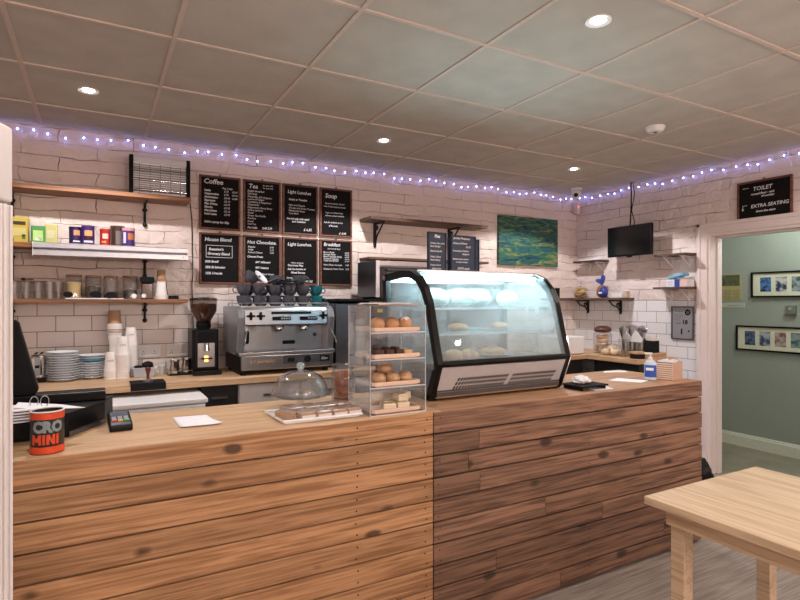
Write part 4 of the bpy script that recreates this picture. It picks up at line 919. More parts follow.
# poster in silver frame
t = thing('framed_notice', 'grey notice in a silver frame on the white tiles', 'poster', (XR-.004, 3.025, 1.097), -pi/2)
b = MB(); w, h = .205, .288
b.box(0, -.012, 0, w, 0, .01); b.box(0, -.012, h-.01, w, 0, h); b.box(0, -.012, .01, .01, 0, h-.01); b.box(w-.01, -.012, .01, w, 0, h-.01); b.build('frame', m_dsteel, t)
MB().box(.009, -.006, .009, w-.009, -.002, h-.009).build('notice_sheet', mat('grey_sheet', sr(140, 140, 146), .4), t)
b = MB()
b.lathe([(.012, -.0005), (.026, -.0005), (.026, .0005), (.012, .0005)], n=24, M=Matrix.Translation((.15, -.0068, .235)) @ Matrix.Rotation(pi/2, 4, 'X'))
b.box(.135, -.0072, .233, .165, -.0062, .238); b.box(.148, -.0072, .22, .152, -.0062, .25)
b.add(text_me('18', .05, 0, 0, .002), TM(.1, -.0068, .135)); b.add(text_me('1', .06, 0, 0, .004), TM(.08, -.0068, .05)); b.add(text_me('Food hygiene', .014, 0), TM(.03, -.0068, .24))
for i, s in enumerate(['allergy advice please', 'ask a member of staff', 'before you order', 'licensed area']): b.add(text_me(s, .0105, 0), TM(.02, -.0068, .215-.016*i))
b.add(text_me('under', .02, 0), TM(.045, -.0068, .135)); b.lathe([(0, -.0005), (.008, -.0005), (.008, .0005), (0, .0005)], n=12, M=Matrix.Translation((.16, -.0068, .075)) @ Matrix.Rotation(pi/2, 4, 'X'))
b.build('printed_lettering', m_blackm, t)

# ------------------------------------------------------------------ side worktop items
t = thing('bread_bin', 'plain white boxy bread bin on the worktop corner', 'bread bin', (3.60, 3.57, BT))
MB().box(0, 0, .006, .33, .25, .165).build('body', m_white, t, bevel=.01, seg=3)
MB().box(.01, .01, 0, .32, .24, .008).build('base', m_dsteel, t)
t = thing('glass_bread_jar', 'tall glass jar of sliced bread with brown lid on the corner worktop', 'jar', (4.21, 3.60, BT))
MB().lathe([(0, 0), (.08, 0), (.085, .01), (.085, .17), (.075, .19), (.072, .19), (.081, .17), (.081, .012), (0, .005)], n=28).build('glass_body', g_jar, t, smooth=True)
MB().ell((.0, .0, .218), (.082, .082, .038), 16, 8, jit=.12, zmin=-.7).build('brown_top', mat('brown_bag_top', sr(86, 50, 40), .35, noise=.4, nscale=30), t, smooth=True)
for i in range(4):
    MB().box(-.055, -.05, 0, .055, .05, .032, M=Matrix.Translation((0, 0, .01+.042*i)) @ Matrix.Rotation(.3*i, 4, 'Z') @ Matrix.Rotation(.12*(-1)**i, 4, 'X')).build('bread_slices', mat('bread', sr(206, 158, 112), .8, noise=.2, nscale=25), t, bevel=.012, seg=3)
t = thing('roll_bag', 'clear bag of pale crusty rolls in front of the bread jar', 'bread', (4.09, 3.40, BT))
for (x, y, z) in [(-.04, .03, .03), (.03, .04, .03), (.05, -.05, .03), (-.03, -.06, .03), (0, -.01, .065)]:
    MB().ell((x, y, z), (.042, .042, .028), 12, 8, jit=.08).build('roll', mat('pale_roll', sr(226, 196, 160), .8, noise=.2, nscale=30), t, smooth=True)
MB().ell((.0, -.01, .048), (.105, .12, .055), 18, 10, jit=.08, zmin=-.86).build('bag_film', g_wrap, t, smooth=True)
t = thing('wooden_caddy', 'long wooden cutlery tray on the side worktop', 'tray', (4.12, 3.36, BT), -pi/2)
MB().box(0, 0, .0, .35, .2, .008).box(0, 0, .008, .35, .01, .045).box(0, .19, .008, .35, .2, .045).box(0, .01, .008, .01, .19, .045).box(.34, .01, .008, .35, .19, .045).build('tray_body', m_oakY, t)
# steel pots + cutlery
def pot(x, y, label, m, r=.048, h=.15):
    return tag(MB().lathe([(0, 0), (r*.88, 0), (r, h), (r+.003, h), (r+.003, h+.003), (r-.002, h), (r*.85, .004), (0, .004)], n=24).build('cutlery_pot', m, smooth=True, loc=(x, y, BT+.0085)), label, 'pot', 'cutlery pots')
PY = [(4.03, 3.305+.03), (4.2, 3.19), (4.2, 3.08)]
p1 = pot(4.06, 3.245, 'clear glass cutlery pot, left end beside the rolls', g_jar, .042, .15); p1.location.z = BT
p2 = pot(4.2, 3.27, 'steel cutlery pot with paper napkin, middle one in the wooden tray', m_steel)
p3 = pot(4.2, 3.165, 'steel cutlery pot, right one of the pots', m_steel)
def spoon_me():
    b = MB(); b.box(-.004, -.001, 0, .004, .001, .13); b.ell((0, 0, .15), (.017, .004, .026), 10, 8); return b
def fork_me():
    b = MB(); b.box(-.004, -.001, 0, .004, .001, .125); b.box(-.011, -.001, .125, .011, .001, .142)
    for i in range(4): b.box(-.011+i*.0062, -.001, .142, -.008+i*.0062, .001, .178)
    return b
def knife_me():
    b = MB(); b.prism([(-.005, 0), (.005, 0), (.006, .09), (-.006, .09)], 'Y', -.002, .002); b.prism([(-.007, .09), (.007, .09), (.009, .16), (.0, .18), (-.006, .17)], 'Y', -.0008, .0008); return b
protos = {}
pots = [('clear glass pot', 4.06, 3.245, BT+.006, ['knife']*5), ('middle steel pot', 4.2, 3.27, BT+.014, ['fork']*7), ('right steel pot', 4.2, 3.165, BT+.014, ['spoon']*6)]
wd = ['leaning far left', 'leaning left', 'near the middle', 'leaning right', 'leaning far right', 'leaning forward', 'leaning back']
for pn, px, py, pz, ks in pots:
    for i, kd in enumerate(ks):
        a = (i-(len(ks)-1)/2)/len(ks)
        nm = 'table_'+kd; lb = 'steel %s in the %s, %s' % (kd, pn, wd[i])
        if kd not in protos:
            o = {'knife': knife_me, 'fork': fork_me, 'spoon': spoon_me}[kd]().build(nm, m_steel, smooth=(kd == 'spoon')); protos[kd] = o
        else: o = protos[kd].copy(); COL.objects.link(o)
        o.location = (px+.012*(-1)**i, py-a*.03, pz+.05); o.scale = (1.25, 1.6, 1.2); o.rotation_euler = (a*.85, -.06*(-1)**i, -pi/2+.3*a); tag(o, lb, kd, 'cutlery standing in the '+pn)
for i, (x, y, q) in enumerate([(4.165, 3.29, 'left one, against the forks'), (4.165, 3.18, 'right one, against the spoons')]):
    tag(MB().prism([(-.055, 0), (.055, 0), (.065, .03), (.0, .105), (-.065, .02)], 'Y', -.003, .003).build('paper_napkin', m_paper, loc=(x-.03, y-.01, BT+.13)), 'folded white paper napkin standing among the cutlery, '+q, 'napkin', 'folded napkins in the cutlery pots')
    o = [q for q in COL.objects if q.name.startswith('paper_napkin')][-1]; o.rotation_euler = (.15, 0, -pi/2)
t = thing('sachet_holder', 'black box of paper sugar sachets at the right end of the wooden tray', 'holder', (4.19, 3.107, BT+.0085), -pi/2)
MB().box(0, -.035, 0, .095, -.029, .14).box(0, .029, 0, .095, .035, .14).box(0, -.029, 0, .006, .029, .14).box(.089, -.029, 0, .095, .029, .14).box(.006, -.029, 0, .089, .029, .006).build('box_body', m_blackm, t)
b = MB()
for i in range(9): b.box(.01+i*.0085, -.026, .008, .014+i*.0085, .026, .17+rnd.uniform(-.012, .012))
b.build('sachets', m_pcup, t)
t = thing('black_canister', 'black round canister with wooden lid behind the sanitiser bottle', 'canister', (4.03, 3.08, BT))
MB().lathe([(0, 0), (.06, 0), (.06, .04), (0, .04)], n=28).build('body', m_blackm, t, smooth=True)
MB().lathe([(0, .04), (.057, .04), (.06, .046), (.058, .058), (0, .058)], n=28).build('wooden_lid', m_oak, t, smooth=True)

# ------------------------------------------------------------------ things on the front counter (right)
t = thing('sanitiser_bottle', 'clear pump bottle of blue-labelled hand sanitiser on the counter', 'bottle', (2.905, 2.13, CT), -1.06)
MB().lathe([(0, .002), (.026, .002), (.03, .012), (.03, .1), (.02, .118), (.011, .122), (0, .122)], n=24, M=Matrix.Diagonal((1.15, .75, 1, 1))).build('bottle_body', mat('clear_gel', sr(196, 206, 216), .1), t, smooth=True)
MB().lathe([(0, .122), (.012, .122), (.012, .138), (.004, .14), (.004, .155), (0, .155)], n=16).box(-.032, -.007, .155, .01, .007, .165).build('pump', m_white, t)
MB().lathe([(.0306, .02), (.031, .02), (.031, .092), (.0306, .092)], n=14, M=Matrix.Diagonal((1.15, .75, 1, 1)), a0=-2.6, a1=-.3).build('blue_label', mat('blue_label', sr(40, 80, 170), .4), t)
MB().box(-.022, -.0245, .06, .02, -.0236, .076).build('white_lettering', m_paper, t)
t = thing('slatted_box', 'tan slatted box holding loose papers at the right end of the counter', 'box', (3.0, 2.05, CT), .25)
w, d, h = .155, .12, .105
m_gap = mat('slat_gap', sr(120, 92, 76), .8); m_tan = mat('tan_card', sr(190, 158, 140), .7)
b = MB()
for i in range(8): b.box(-.005, 0, .003+i*.0126, .004, d, .003+i*.0126+.0088)
b.box(.0, .001, 0, .005, d-.001, h, 1)
b.build('slatted_side', [mat('pale_slat', sr(226, 200, 182), .6), m_gap], t)
MB().box(.005, 0, 0, w, .006, h).box(w-.006, .006, 0, w, d, h).box(.005, d-.006, 0, w-.006, d, h).box(.005, .006, 0, w-.006, d-.006, .006).build('plain_sides', m_tan, t)
b = MB()
for i in range(5): b.box(.015, .02+i*.018, .01, w-.02, .022+i*.018, h+.006+.006*(i % 2))
b.build('papers', m_paper, t)
def sheet(label, pts, z, m=m_paper, curl=None, name='paper_sheet'):
    b = MB(); b.prism([(p[0], p[1]) for p in pts], 'Z', z, z+.0012); return tag(b.build(name, m), label, 'paper')
sheet('white paper slip lying in the middle of the right counter', [(2.67, 2.24), (2.76, 2.085), (2.87, 2.12), (2.80, 2.28)], CT+.0004)
sheet('white sheet lying beside the black tray at the display case', [(2.31, 2.02), (2.44, 2.01), (2.53, 2.2), (2.34, 2.24)], CT+.0004)
sheet('curled white paper at the back edge of the right counter', [(2.93, 2.50), (3.10, 2.44), (3.14, 2.50), (3.0, 2.55)], CT+.0004)
t = thing('black_tray', 'small black slate tray holding crumpled tissue beside the display case', 'tray', (2.10, 2.03, CT+.0))
MB().box(.12, 0, .018, .32, .15, .026).box(.13, .01, 0, .14, .14, .018).box(.30, .01, 0, .31, .14, .018).build('slate', m_blackm, t)
t = thing('crumpled_tissue', 'crumpled white tissue lying on the black tray', 'tissue', (2.31, 2.12, CT+.0265))
MB().ell((0, 0, .018), (.05, .05, .022), 16, 8, jit=.4, zmin=-.8).build('tissue', m_paper, t)

# ------------------------------------------------------------------ display case
CX0, CX1 = 1.37, 2.215
t = thing('display_case', 'black-framed refrigerated glass cake display case lit from inside', 'display case', (0, 0, 0))
fr = [(2.174, CT+.012), (2.105, 1.137), (2.150, 1.294), (2.185, 1.42), (2.225, 1.495), (2.285, 1.553), (2.36, 1.582), (2.46, 1.588), (2.66, 1.572)]
def ins(prof, d):
    out = []; k = len(prof)
    for i, p in enumerate(prof):
        a = Vector(prof[max(i-1, 0)]); c = Vector(prof[min(i+1, k-1)]); q = (c-a).normalized(); nn = Vector((q.y, -q.x)); out.append((p[0]+nn.x*d, p[1]+nn.y*d))
    return out
inn = ins(fr, .036)
inn[0] = (2.215, CT+.012)
# which side is inwards: +Y
side = fr + [(2.66, CT+.012), (2.615, CT+.012), (2.615, 1.535)] + inn[::-1][1:]
for x in (CX0, CX1-.03):
    b = MB()
    def strip(P, Q, x0, x1):
        for i in range(len(P)-1):
            a0, a1, c0, c1 = P[i], P[i+1], Q[i], Q[i+1]
            vs = [b.bm.verts.new((xx, p[0], p[1])) for xx in (x0, x1) for p in (a0, a1, c1, c0)]
            for q in ((0, 1, 2, 3), (7, 6, 5, 4), (0, 4, 5, 1), (1, 5, 6, 2), (2, 6, 7, 3), (3, 7, 4, 0)): b._f([vs[k] for k in q])
    strip(fr, inn, x, x+.03)
    b.box(x, 2.62, CT+.012, x+.03, 2.66, 1.572)
    b.box(x, 2.18, CT+.004, x+.03, 2.64, CT+.03)
    b.build('side_frame', m_black, t)
for x in (CX0+.008, CX1-.022):
    MB().prism([(2.19, CT+.02)]+[(p[0]+.005, p[1]) for p in inn[1:-1]]+[(2.64, 1.54), (2.64, CT+.02)], 'X', x, x+.005).build('side_glass', g_case, t)
b = MB(); P = ins(fr, .004)[1:-1]
b2 = ins(fr, .009)[1:-1]
for i in range(len(P)-1):
    vs = [b.bm.verts.new((xx, p[0], p[1])) for xx in (CX0+.03, CX1-.03) for p in (P[i], P[i+1], b2[i+1], b2[i])]
    for q in ((0, 1, 2, 3), (7, 6, 5, 4), (0, 4, 5, 1), (1, 5, 6, 2), (2, 6, 7, 3), (3, 7, 4, 0)): b._f([vs[k] for k in q])
b.build('front_glass', g_case, t, smooth=True)
MB().prism([(2.106, 1.122), (2.100, 1.135), (2.106, 1.15), (2.14, 1.15), (2.14, 1.115)], 'X', CX0+.03, CX1-.03).build('front_rail', m_black, t, bevel=.003)
# sloped stainless vent panel with slots
vp0, vp1 = Vector((0, 2.176, CT+.014)), Vector((0, 2.112, 1.118)); dv = (vp1-vp0); Lv = dv.length; ang = math.atan2(dv.y, dv.z)
MV = Matrix.Translation(vp0) @ Matrix.Rotation(-ang, 4, 'X')
pan = MB().box(CX0+.03, 0, .03, CX1-.03, .01, Lv, M=MV).build('vent_panel', mat('vent_steel', sr(196, 198, 204), .4, metal=.3), t)
MB().box(CX0+.03, -.004, .0, CX1-.03, .01, .032, M=MV).build('counter_reflection', m_oak, t)  # oak-coloured strip paints the counter top's reflection on the panel
b = MB()
for seg in ((.09, .40), (.43, .72)):
    x = seg[0]
    while x < seg[1]:
        for r in range(3):
            z = .042+r*.0225; M2 = MV @ Matrix.Translation((CX0+.03+x+r*.008, -.001, z)) @ Matrix.Rotation(.5, 4, 'Y'); b.box(-.0042, -.001, 0, .0042, .002, .017, M=M2)
        x += .0175
b.build('vent_slots', m_blackm, pan)
for x in (CX0-.004, CX1): MB().lathe([(0, 0), (.014, 0), (.014, .004), (0, .006)], n=16, M=Matrix.Translation((x if x > 2 else x+.004, 2.15, 1.12)) @ Matrix.Rotation(pi/2 if x > 2 else -pi/2, 4, 'Y')).build('hinge_cap', m_steel, t)
MB().lathe([(0, 0), (.014, 0), (.014, .004), (0, .006)], n=16, M=Matrix.Translation((CX0, 2.64, 1.555)) @ Matrix.Rotation(-pi/2, 4, 'Y')).build('hinge_cap', m_steel, t)
MB().box(CX0+.03, 2.16, CT+.02, CX1-.03, 2.64, 1.125).build('plinth', mat('case_inner', sr(60, 62, 66), .4), t)
MB().box(CX0+.03, 2.14, 1.126, CX1-.03, 2.64, 1.134).build('deck', m_steel, t)
MB().box(CX0+.03, 2.34, 1.580, CX1-.03, 2.66, 1.588).box(CX0+.03, 2.62, 1.535, CX1-.03, 2.66, 1.58).build('top_panel', m_pol, t)
MB().box(CX0+.03, 2.645, 1.13, CX1-.03, 2.65, 1.535).build('rear_doors', glass('dark_door_glass', (.42, .45, .48), 2.5), t)
MB().box((CX0+CX1)/2-.012, 2.64, 1.13, (CX0+CX1)/2+.012, 2.658, 1.535).build('rear_door_frame', m_black, t)
for z, y0 in ((1.27, 2.19), (1.395, 2.24)):
    s = MB().box(CX0+.05, y0, z, CX1-.05, 2.60, z+.006).build('glass_shelf', g_case, t)
    MB().box(CX0+.035, y0-.002, z-.008, CX1-.035, y0+.006, z+.002).build('shelf_rail', m_steel, s)
    for x in (CX0+.033, CX1-.045): MB().box(x, y0, z-.014, x+.012, 2.6, z-.004).build('shelf_support', m_steel, s)
tb = MB().tube([(CX0+.07, 2.33, 1.553), (CX1-.05, 2.33, 1.553)], .009, 10).build('light_tube', m_led, t)
b = MB()
for i in range(40): b.box(CX0+.05+i*.0185, 2.325, 1.575, CX0+.056+i*.0185, 2.345, 1.579)
b.build('top_edge_trim', m_white, t)
for x in (CX0+.04, CX1-.08):
    for y in (2.2, 2.58): MB().lathe([(0, 0), (.016, 0), (.016, .012), (0, .012)], (x, y, CT), 12).build('foot', m_blackm, t)
MB().tube([(CX1+.001, p[0]-.001, p[1]) for p in fr], .0035, 6).build('chrome_edge', m_chrome, t, smooth=True)
# food in the case
m_wh = mat('wrapped_bread', sr(222, 226, 222), .5, noise=.2, nscale=20)
m_yel = mat('golden_pastry', sr(196, 146, 92), .35, noise=.4, nscale=25)
def bun(name, label, cat, loc, r, m, grp=None, rz=0, parts=None, jit=.08):
    t = thing(name, label, cat, loc, rz, grp)
    MB().ell((0, 0, r[2]*.75), r, 16, 9, jit=jit, zmin=-.75).build('body', m, t, smooth=True)
    if parts: parts(t)
    return t
def paper_case(t): MB().lathe([(.028, 0), (.036, .02), (.034, .02), (.027, .002)], n=20).build('paper_case', m_paper, t)
for i, (x, y) in enumerate([(1.56, 2.44), (1.70, 2.42), (1.83, 2.44)]):
    bun('bagged_baguette', 'plastic-bagged pale baguette on the top shelf of the display case, ' + lr(i, 3), 'sandwich', (x, y, 1.4015), (.062, .12, .055), m_wh, 'bagged baguettes in the display case', parts=lambda t: MB().ell((0, 0, .04), (.07, .13, .062), 14, 8, jit=.2, zmin=-.72).build('bag_film', g_wrap, t, smooth=True))
bun('round_cheese', 'round pale dome on the right of the display case top shelf', 'cake', (2.04, 2.42, 1.4015), (.06, .06, .05), mat('pale_dome', sr(206, 214, 190), .5))
for i, (x, y) in enumerate([(1.66, 2.36), (1.95, 2.38)]):
    bun('plated_cake', ['round cake on the middle shelf of the display case, left one', 'round cake on the middle shelf of the display case, right one'][i], 'cake', (x, y, 1.2765), (.055, .055, .022), mat('cream_cake', sr(176, 112, 62), .6, noise=.3))
for i, (x, y, q) in enumerate([(1.55, 2.24, 'left one'), (1.64, 2.23, 'right one')]):
    bun('filled_roll', 'golden filled roll at the bottom front of the display case, ' + q, 'roll', (x, y, 1.1345), (.045, .055, .032), m_yel, 'golden rolls in the display case')
t = thing('cake_platter', 'low white platter of cakes on the display case floor', 'platter', (1.88, 2.34, 1.1345))
MB().lathe([(0, 0), (.07, 0), (.1, .012), (.097, .013), (.068, .004), (0, .004)], n=28).build('dish', m_cer, t, smooth=True)
bun('fruit_tart', 'pale tart on the platter inside the display case', 'tart', (1.88, 2.34, 1.139), (.07, .07, .025), mat('tart', sr(190, 130, 84), .6, noise=.3))
# boards standing on the case
l1 = [('Pies', .35, .86, .024)] + [('Chicken, Ham, Leek', .1, .7, .012), ('Beef, Burger', .1, .62, .014), ('Beef & Ale Pie', .1, .5, .014), ('Steak, Onion', .1, .36, .014), ('Steak Kidney', .1, .28, .013), ('Cheese, Onion', .1, .15, .012), ('Gluten Free', .2, .06, .013)]
l2 = [('Jacket Potatoes', .08, .9, .018), ('Cheese & Beans', .05, .76, .015), ('£5.25', .6, .67, .015), ('Coronation Chicken', .05, .56, .013), ('Spaghetti', .45, .48, .013), ('Mediterranean cheese', .05, .34, .012), ('& cream cheese', .2, .26, .012), ('£4.95 each', .25, .08, .019)]
t = board('small_menu_chalkboard', 'narrow slate chalkboard on the display case, left of the two written ones', (1.555, 2.50, 1.5895), .125, .215, l1, .1, 'small chalkboards on top of the display case', fw=.004, fm=m_slate, hook=False, pm=m_slate)
t = board('small_menu_chalkboard', 'slate chalkboard on the display case with a price at its foot', (1.705, 2.50, 1.5895), .17, .205, l2, .02, 'small chalkboards on top of the display case', fw=.004, fm=m_slate, hook=False, pm=m_slate)
t = board('small_menu_chalkboard', 'blank slate chalkboard standing half hidden behind the right written one', (1.72, 2.55, 1.5895), .215, .195, [], 0, 'small chalkboards on top of the display case', fw=.004, fm=m_slate, hook=False, pm=m_slate)

# ------------------------------------------------------------------ cake tower
TX0, TX1, TY0, TY1 = .975, 1.243, 2.005, 2.225
t = thing('acrylic_cake_tower', 'clear four-tier acrylic pastry cabinet beside the display case', 'pastry cabinet', (0, 0, 0))
MB().box(TX0, TY0, CT, TX0+.004, TY1, 1.41).build('side_panel', g_acr, t); MB().box(TX1-.004, TY0, CT, TX1, TY1, 1.41).build('side_panel', g_acr, t)
MB().box(TX0+.004, TY1-.004, CT, TX1-.004, TY1, 1.41).build('back_panel', g_acr, t)
m_edge = mat('acrylic_edge', sr(205, 208, 214), .15)
b = MB()
for x in (TX0, TX1-.003):
    for y in (TY0, TY1-.003): b.box(x, y, CT, x+.003, y+.003, 1.412)
b.build('polished_edges', m_edge, t)
tz = [CT+.004, 1.072, 1.188, 1.300]
for z in tz:
    s = MB().box(TX0+.004, TY0, z-.004, TX1-.004, TY1-.004, z).build('tier', g_acr, t)
    MB().box(TX0+.004, TY0-.001, z-.004, TX1-.004, TY0, z).build('tier_edge', m_edge, s)
for z in tz[1:]:
    MB().box(TX0+.006, TY0-.006, z-.02, TX1-.03, TY0-.003, z-.004).build('flap_hinge', g_acr, t)
MB().box(TX0, TY0, 1.408, TX1, TY1, 1.412).build('top_panel', g_acr, t)
t = thing('wooden_lid_board', 'thin pinkish wooden board lying on top of the acrylic tower', 'board', (1.11, 2.12, 1.4125), .12)
MB().box(-.10, -.09, 0, .12, .08, .006).build('board', mat('pink_wood', sr(196, 158, 136), .5), t, bevel=.002)
t = thing('paper_pack', 'flat sheets of paper under cling film on top of the acrylic tower', 'papers', (1.075, 2.08, 1.419), -.1)
MB().box(-.09, -.06, 0, .10, .05, .003).build('sheets', m_paper, t)
m_tray = mat('wooden_pastry_tray', sr(214, 186, 166), .5)
for i, z in enumerate(tz):
    q = thing('pastry_tray', 'pale wooden tray inside the acrylic tower, ' + ['lowest tier', 'second tier from the bottom', 'third tier from the bottom', 'top tier'][i], 'tray', (1.11, 2.11, z+.0005), .0, 'wooden trays in the acrylic tower')
    MB().prism([(-.10, -.085), (.10, -.085), (.115, .085), (-.115, .085)], 'Z', 0, .004).box(-.108, -.09, .003, .108, -.084, .018).box(-.113, .084, .003, .113, .09, .018).box(-.115, -.085, .003, -.108, .085, .018).box(.108, -.085, .003, .115, .085, .018).build('tray_body', m_tray, q)
m_scone = mat('scone', sr(190, 146, 108), .6, noise=.3, nscale=25)
m_sug = mat('icing_sugar', sr(236, 232, 226), .8)
for i, x in enumerate((1.045, 1.115, 1.18)):
    bun('scone', 'golden scone on the top tier of the tower, ' + lr(i, 3), 'scone', (x, 2.08, tz[3]+.0055), (.034, .034, .032), m_scone, 'scones on the top tier', parts=(lambda t: MB().ell((.0, 0, .035), (.028, .028, .023), 14, 8, zmin=0, jit=.1).build('icing_sugar', m_sug, t, smooth=True)) if i == 2 else None)
m_choc = mat('chocolate', sr(70, 44, 34), .5, noise=.5, nscale=40)
for i, x in enumerate((1.04, 1.085, 1.13)):
    t = thing('chocolate_brownie', 'dark chocolate brownie on the third tier of the tower, ' + lr(i, 3), 'brownie', (x, 2.08, tz[2]+.0055), .1*i, 'chocolate brownies in the tower')
    MB().box(-.02, -.04, 0, .02, .05, .03).build('slice', m_choc, t, bevel=.004); MB().ell((0, 0, .032), (.016, .03, .008), 10, 6, jit=.4).build('topping', m_choc, t)
t = thing('flapjack', 'pale flapjack slice right of the brownies in the tower', 'cake', (1.178, 2.08, tz[2]+.0055)); MB().box(-.02, -.04, 0, .02, .045, .026).build('slice', mat('flapjack', sr(206, 172, 130), .7, noise=.3, nscale=60), t, bevel=.004)
k = 0
for (x, y, z, q) in [(1.045, 2.07, 0, 'front left'), (1.11, 2.065, 0, 'front middle'), (1.175, 2.07, 0, 'front right'), (1.065, 2.145, 0, 'back left'), (1.14, 2.145, 0, 'back right'), (1.09, 2.105, .04, 'on top')]:
    bun('glazed_bun', 'shiny golden wrapped bun on the second tier of the tower, ' + q, 'bun', (x, y, tz[1]+.0055+z), (.034, .036, .028), m_yel, 'wrapped buns in the tower', parts=(lambda t: MB().ell((0, 0, .021), (.0355, .0375, .0295), 12, 8, jit=.1, zmin=-.74).build('wrap_film', g_wrap, t, smooth=True)))
m_cakew = mat('white_cake', sr(224, 208, 176), .6, noise=.15)
for i, (x, y, z, q) in enumerate([(1.09, 2.06, 0, 'front left'), (1.155, 2.06, 0, 'front right'), (1.12, 2.13, 0, 'back left'), (1.185, 2.13, 0, 'back right'), (1.165, 2.09, .031, 'stacked left on top'), (1.2, 2.13, .031, 'stacked right on top')]):
    t = thing('cake_slice', 'wrapped cream cake slice on the lowest tier of the tower, ' + q, 'cake', (x, y, tz[0]+.0055+z), .1*i-.2, 'cream cake slices in the tower')
    MB().box(-.028, -.022, 0, .028, .022, .014).box(-.028, -.022, .017, .028, .022, .03).build('sponge', m_cakew, t, bevel=.002); MB().box(-.027, -.021, .014, .027, .021, .017).build('filling', m_paper, t)

# ------------------------------------------------------------------ cake dome, traybake tray, cookie jar
t = thing('cake_stand', 'clear glass cake stand with domed lid on the counter', 'cake stand', (.80, 2.36, CT))
MB().lathe([(0, 0), (.05, 0), (.052, .004), (.015, .012), (.011, .03), (.02, .045), (.12, .050), (.128, .056), (.126, .058), (.118, .054), (0, .052)], n=36).build('pedestal', g_jar, t, smooth=True)
MB().lathe([(.127, .057), (.122, .060), (.121, .075), (.112, .105), (.09, .135), (.05, .155), (.02, .16), (.02, .163), (.052, .158), (.093, .137), (.115, .106), (.124, .075), (.13, .059), (.132, .057), (.127, .057)], n=40).build('dome', glass('dome_glass', (.95, .96, .97), 3.6, .02, haze=.015), t, smooth=True)
MB().ell((0, 0, .182), (.019, .019, .018), 16, 10).lathe([(.008, .158), (.008, .168)], n=12).build('knob', glass('cut_glass', (.9, .92, .94), 4, .05, haze=.35), t, smooth=True)
t = thing('serving_platter', 'white rectangular platter of wrapped traybakes on the counter', 'platter', (.815, 2.15, CT), .02)
MB().prism([(-.185, -.105), (.125, -.115), (.14, .09), (-.19, .105)], 'Z', .001, .006).build('base', m_cer, t, bevel=.001)
MB().tube([(-.195, -.115, .014), (.13, -.125, .014), (.148, .10, .014), (-.2, .115, .014)], .006, 6, closed=True).build('rim', m_cer, t, smooth=True)
m_bis = mat('brown_traybake', sr(172, 128, 92), .7, noise=.35, nscale=60)
pos = [(-.15, -.03, .9, 0), (-.095, -.065, .12, 0), (-.028, -.07, .1, 0), (.038, -.072, .12, 0), (.102, -.066, .16, 0), (-.11, .045, .3, 0), (-.035, .035, .1, 0), (.035, .035, .0, 0), (.104, .038, .12, 0)]
nmx = ['tipped over at the left end', 'front row, second from the left', 'front row, third from the left', 'front row, fourth from the left', 'front row, right end', 'back row, leftmost', 'back row, second from the left', 'back row, third from the left', 'back row, rightmost']
prt = None
for (x, y, r, z), q in zip(pos, nmx):
    lb = 'wrapped brown traybake slice with white label, ' + q; L0 = (.815+x, 2.15+y, CT+.0068)
    if prt is None:
        prt = thing('traybake_slice', lb, 'cake', L0, r, 'wrapped traybakes on the platter')
        MB().box(-.031, -.042, 0, .031, .04, .03).build('slice', m_bis, prt, bevel=.004)
        MB().box(-.026, -.0435, .002, .0318, -.0423, .02).build('label_band', m_pcup, prt)
        MB().box(-.033, -.045, -.0003, .033, .043, .033).build('wrap_film', g_wrap, prt, bevel=.005)
    else: dup(prt, L0, r, lb)
t = thing('cookie_jar', 'glass clip jar of brown cookies left of the acrylic tower', 'jar', (1.04, 2.44, CT))
MB().lathe([(0, 0), (.05, 0), (.055, .008), (.055, .125), (.047, .14), (.047, .15), (.044, .15), (.044, .138), (.051, .124), (.051, .009), (0, .006)], n=28).build('glass_body', g_jar, t, smooth=True)
MB().lathe([(0, .152), (.05, .152), (.052, .158), (.048, .17), (.02, .176), (0, .176)], n=28).build('glass_lid', g_jar, t, smooth=True)
MB().tube([(.049*cos(a), .049*sin(a), .146) for a in [i*2*pi/20 for i in range(20)]], .0022, 6, closed=True).tube([(-.03, -.04, .146), (-.035, -.06, .12), (-.03, -.056, .1)], .002, 5).build('wire_clip', m_chrome, t, smooth=True)
m_cook = mat('cookie', sr(150, 84, 46), .8, noise=.4, nscale=40)
for i, (x, y, z, rx, ry) in enumerate([(0, 0, .018, 0, 0), (.006, -.004, .04, .2, .1), (-.006, -.012, .07, .9, .2), (.01, .01, .078, .3, .8), (-.002, -.012, .105, 1.0, -.3)]):
    o = MB().lathe([(0, -.008), (.040, -.008), (.044, 0), (.036, .008), (0, .010)], n=20).build('cookie', m_cook, smooth=True, loc=(1.04+x, 2.44+y, CT+z)); o.rotation_euler = (rx, ry, 0)
    tag(o, 'brown cookie inside the glass clip jar, ' + ['lowest', 'second from the bottom', 'tilted in the middle', 'standing at the back', 'uppermost'][i], 'cookie', 'cookies in the glass jar')

# ------------------------------------------------------------------ terminal, note, bucket, till
t = thing('card_terminal', 'small black card payment terminal with coloured keys on the counter', 'card reader', (.075, 2.31, CT), .03)
MB().prism([(-.085, 0), (-.085, .022), (-.06, .032), (.08, .045), (.085, .0)], 'X', -.038, .038).build('housing', m_black, t, bevel=.006, seg=3)
MT = Matrix.Translation((0, -.06, .0325)) @ Matrix.Rotation(math.atan2(.013, .14), 4, 'X')
MB().box(-.03, .07, .0, .03, .13, .001, M=MT).build('display', mat('lcd_grey', sr(90, 100, 112), .2), t)
b = MB()
for i in range(3):
    for j in range(3): b.box(-.028+i*.02, .02+j*.016, 0, -.013+i*.02, .031+j*.016, .002, M=MT)
b.build('number_keys', mat('key_grey', sr(150, 152, 158), .5), t)
for i, (c, q) in enumerate([((200, 40, 40), 'red'), ((220, 180, 50), 'yellow'), ((50, 160, 90), 'green')]):
    o = MB().box(-.03+i*.021, .001, 0, -.013+i*.021, .014, .003, M=MT).build('key', mat('key_'+q, sr(*c), .4), t); o['label'] = q+' key'
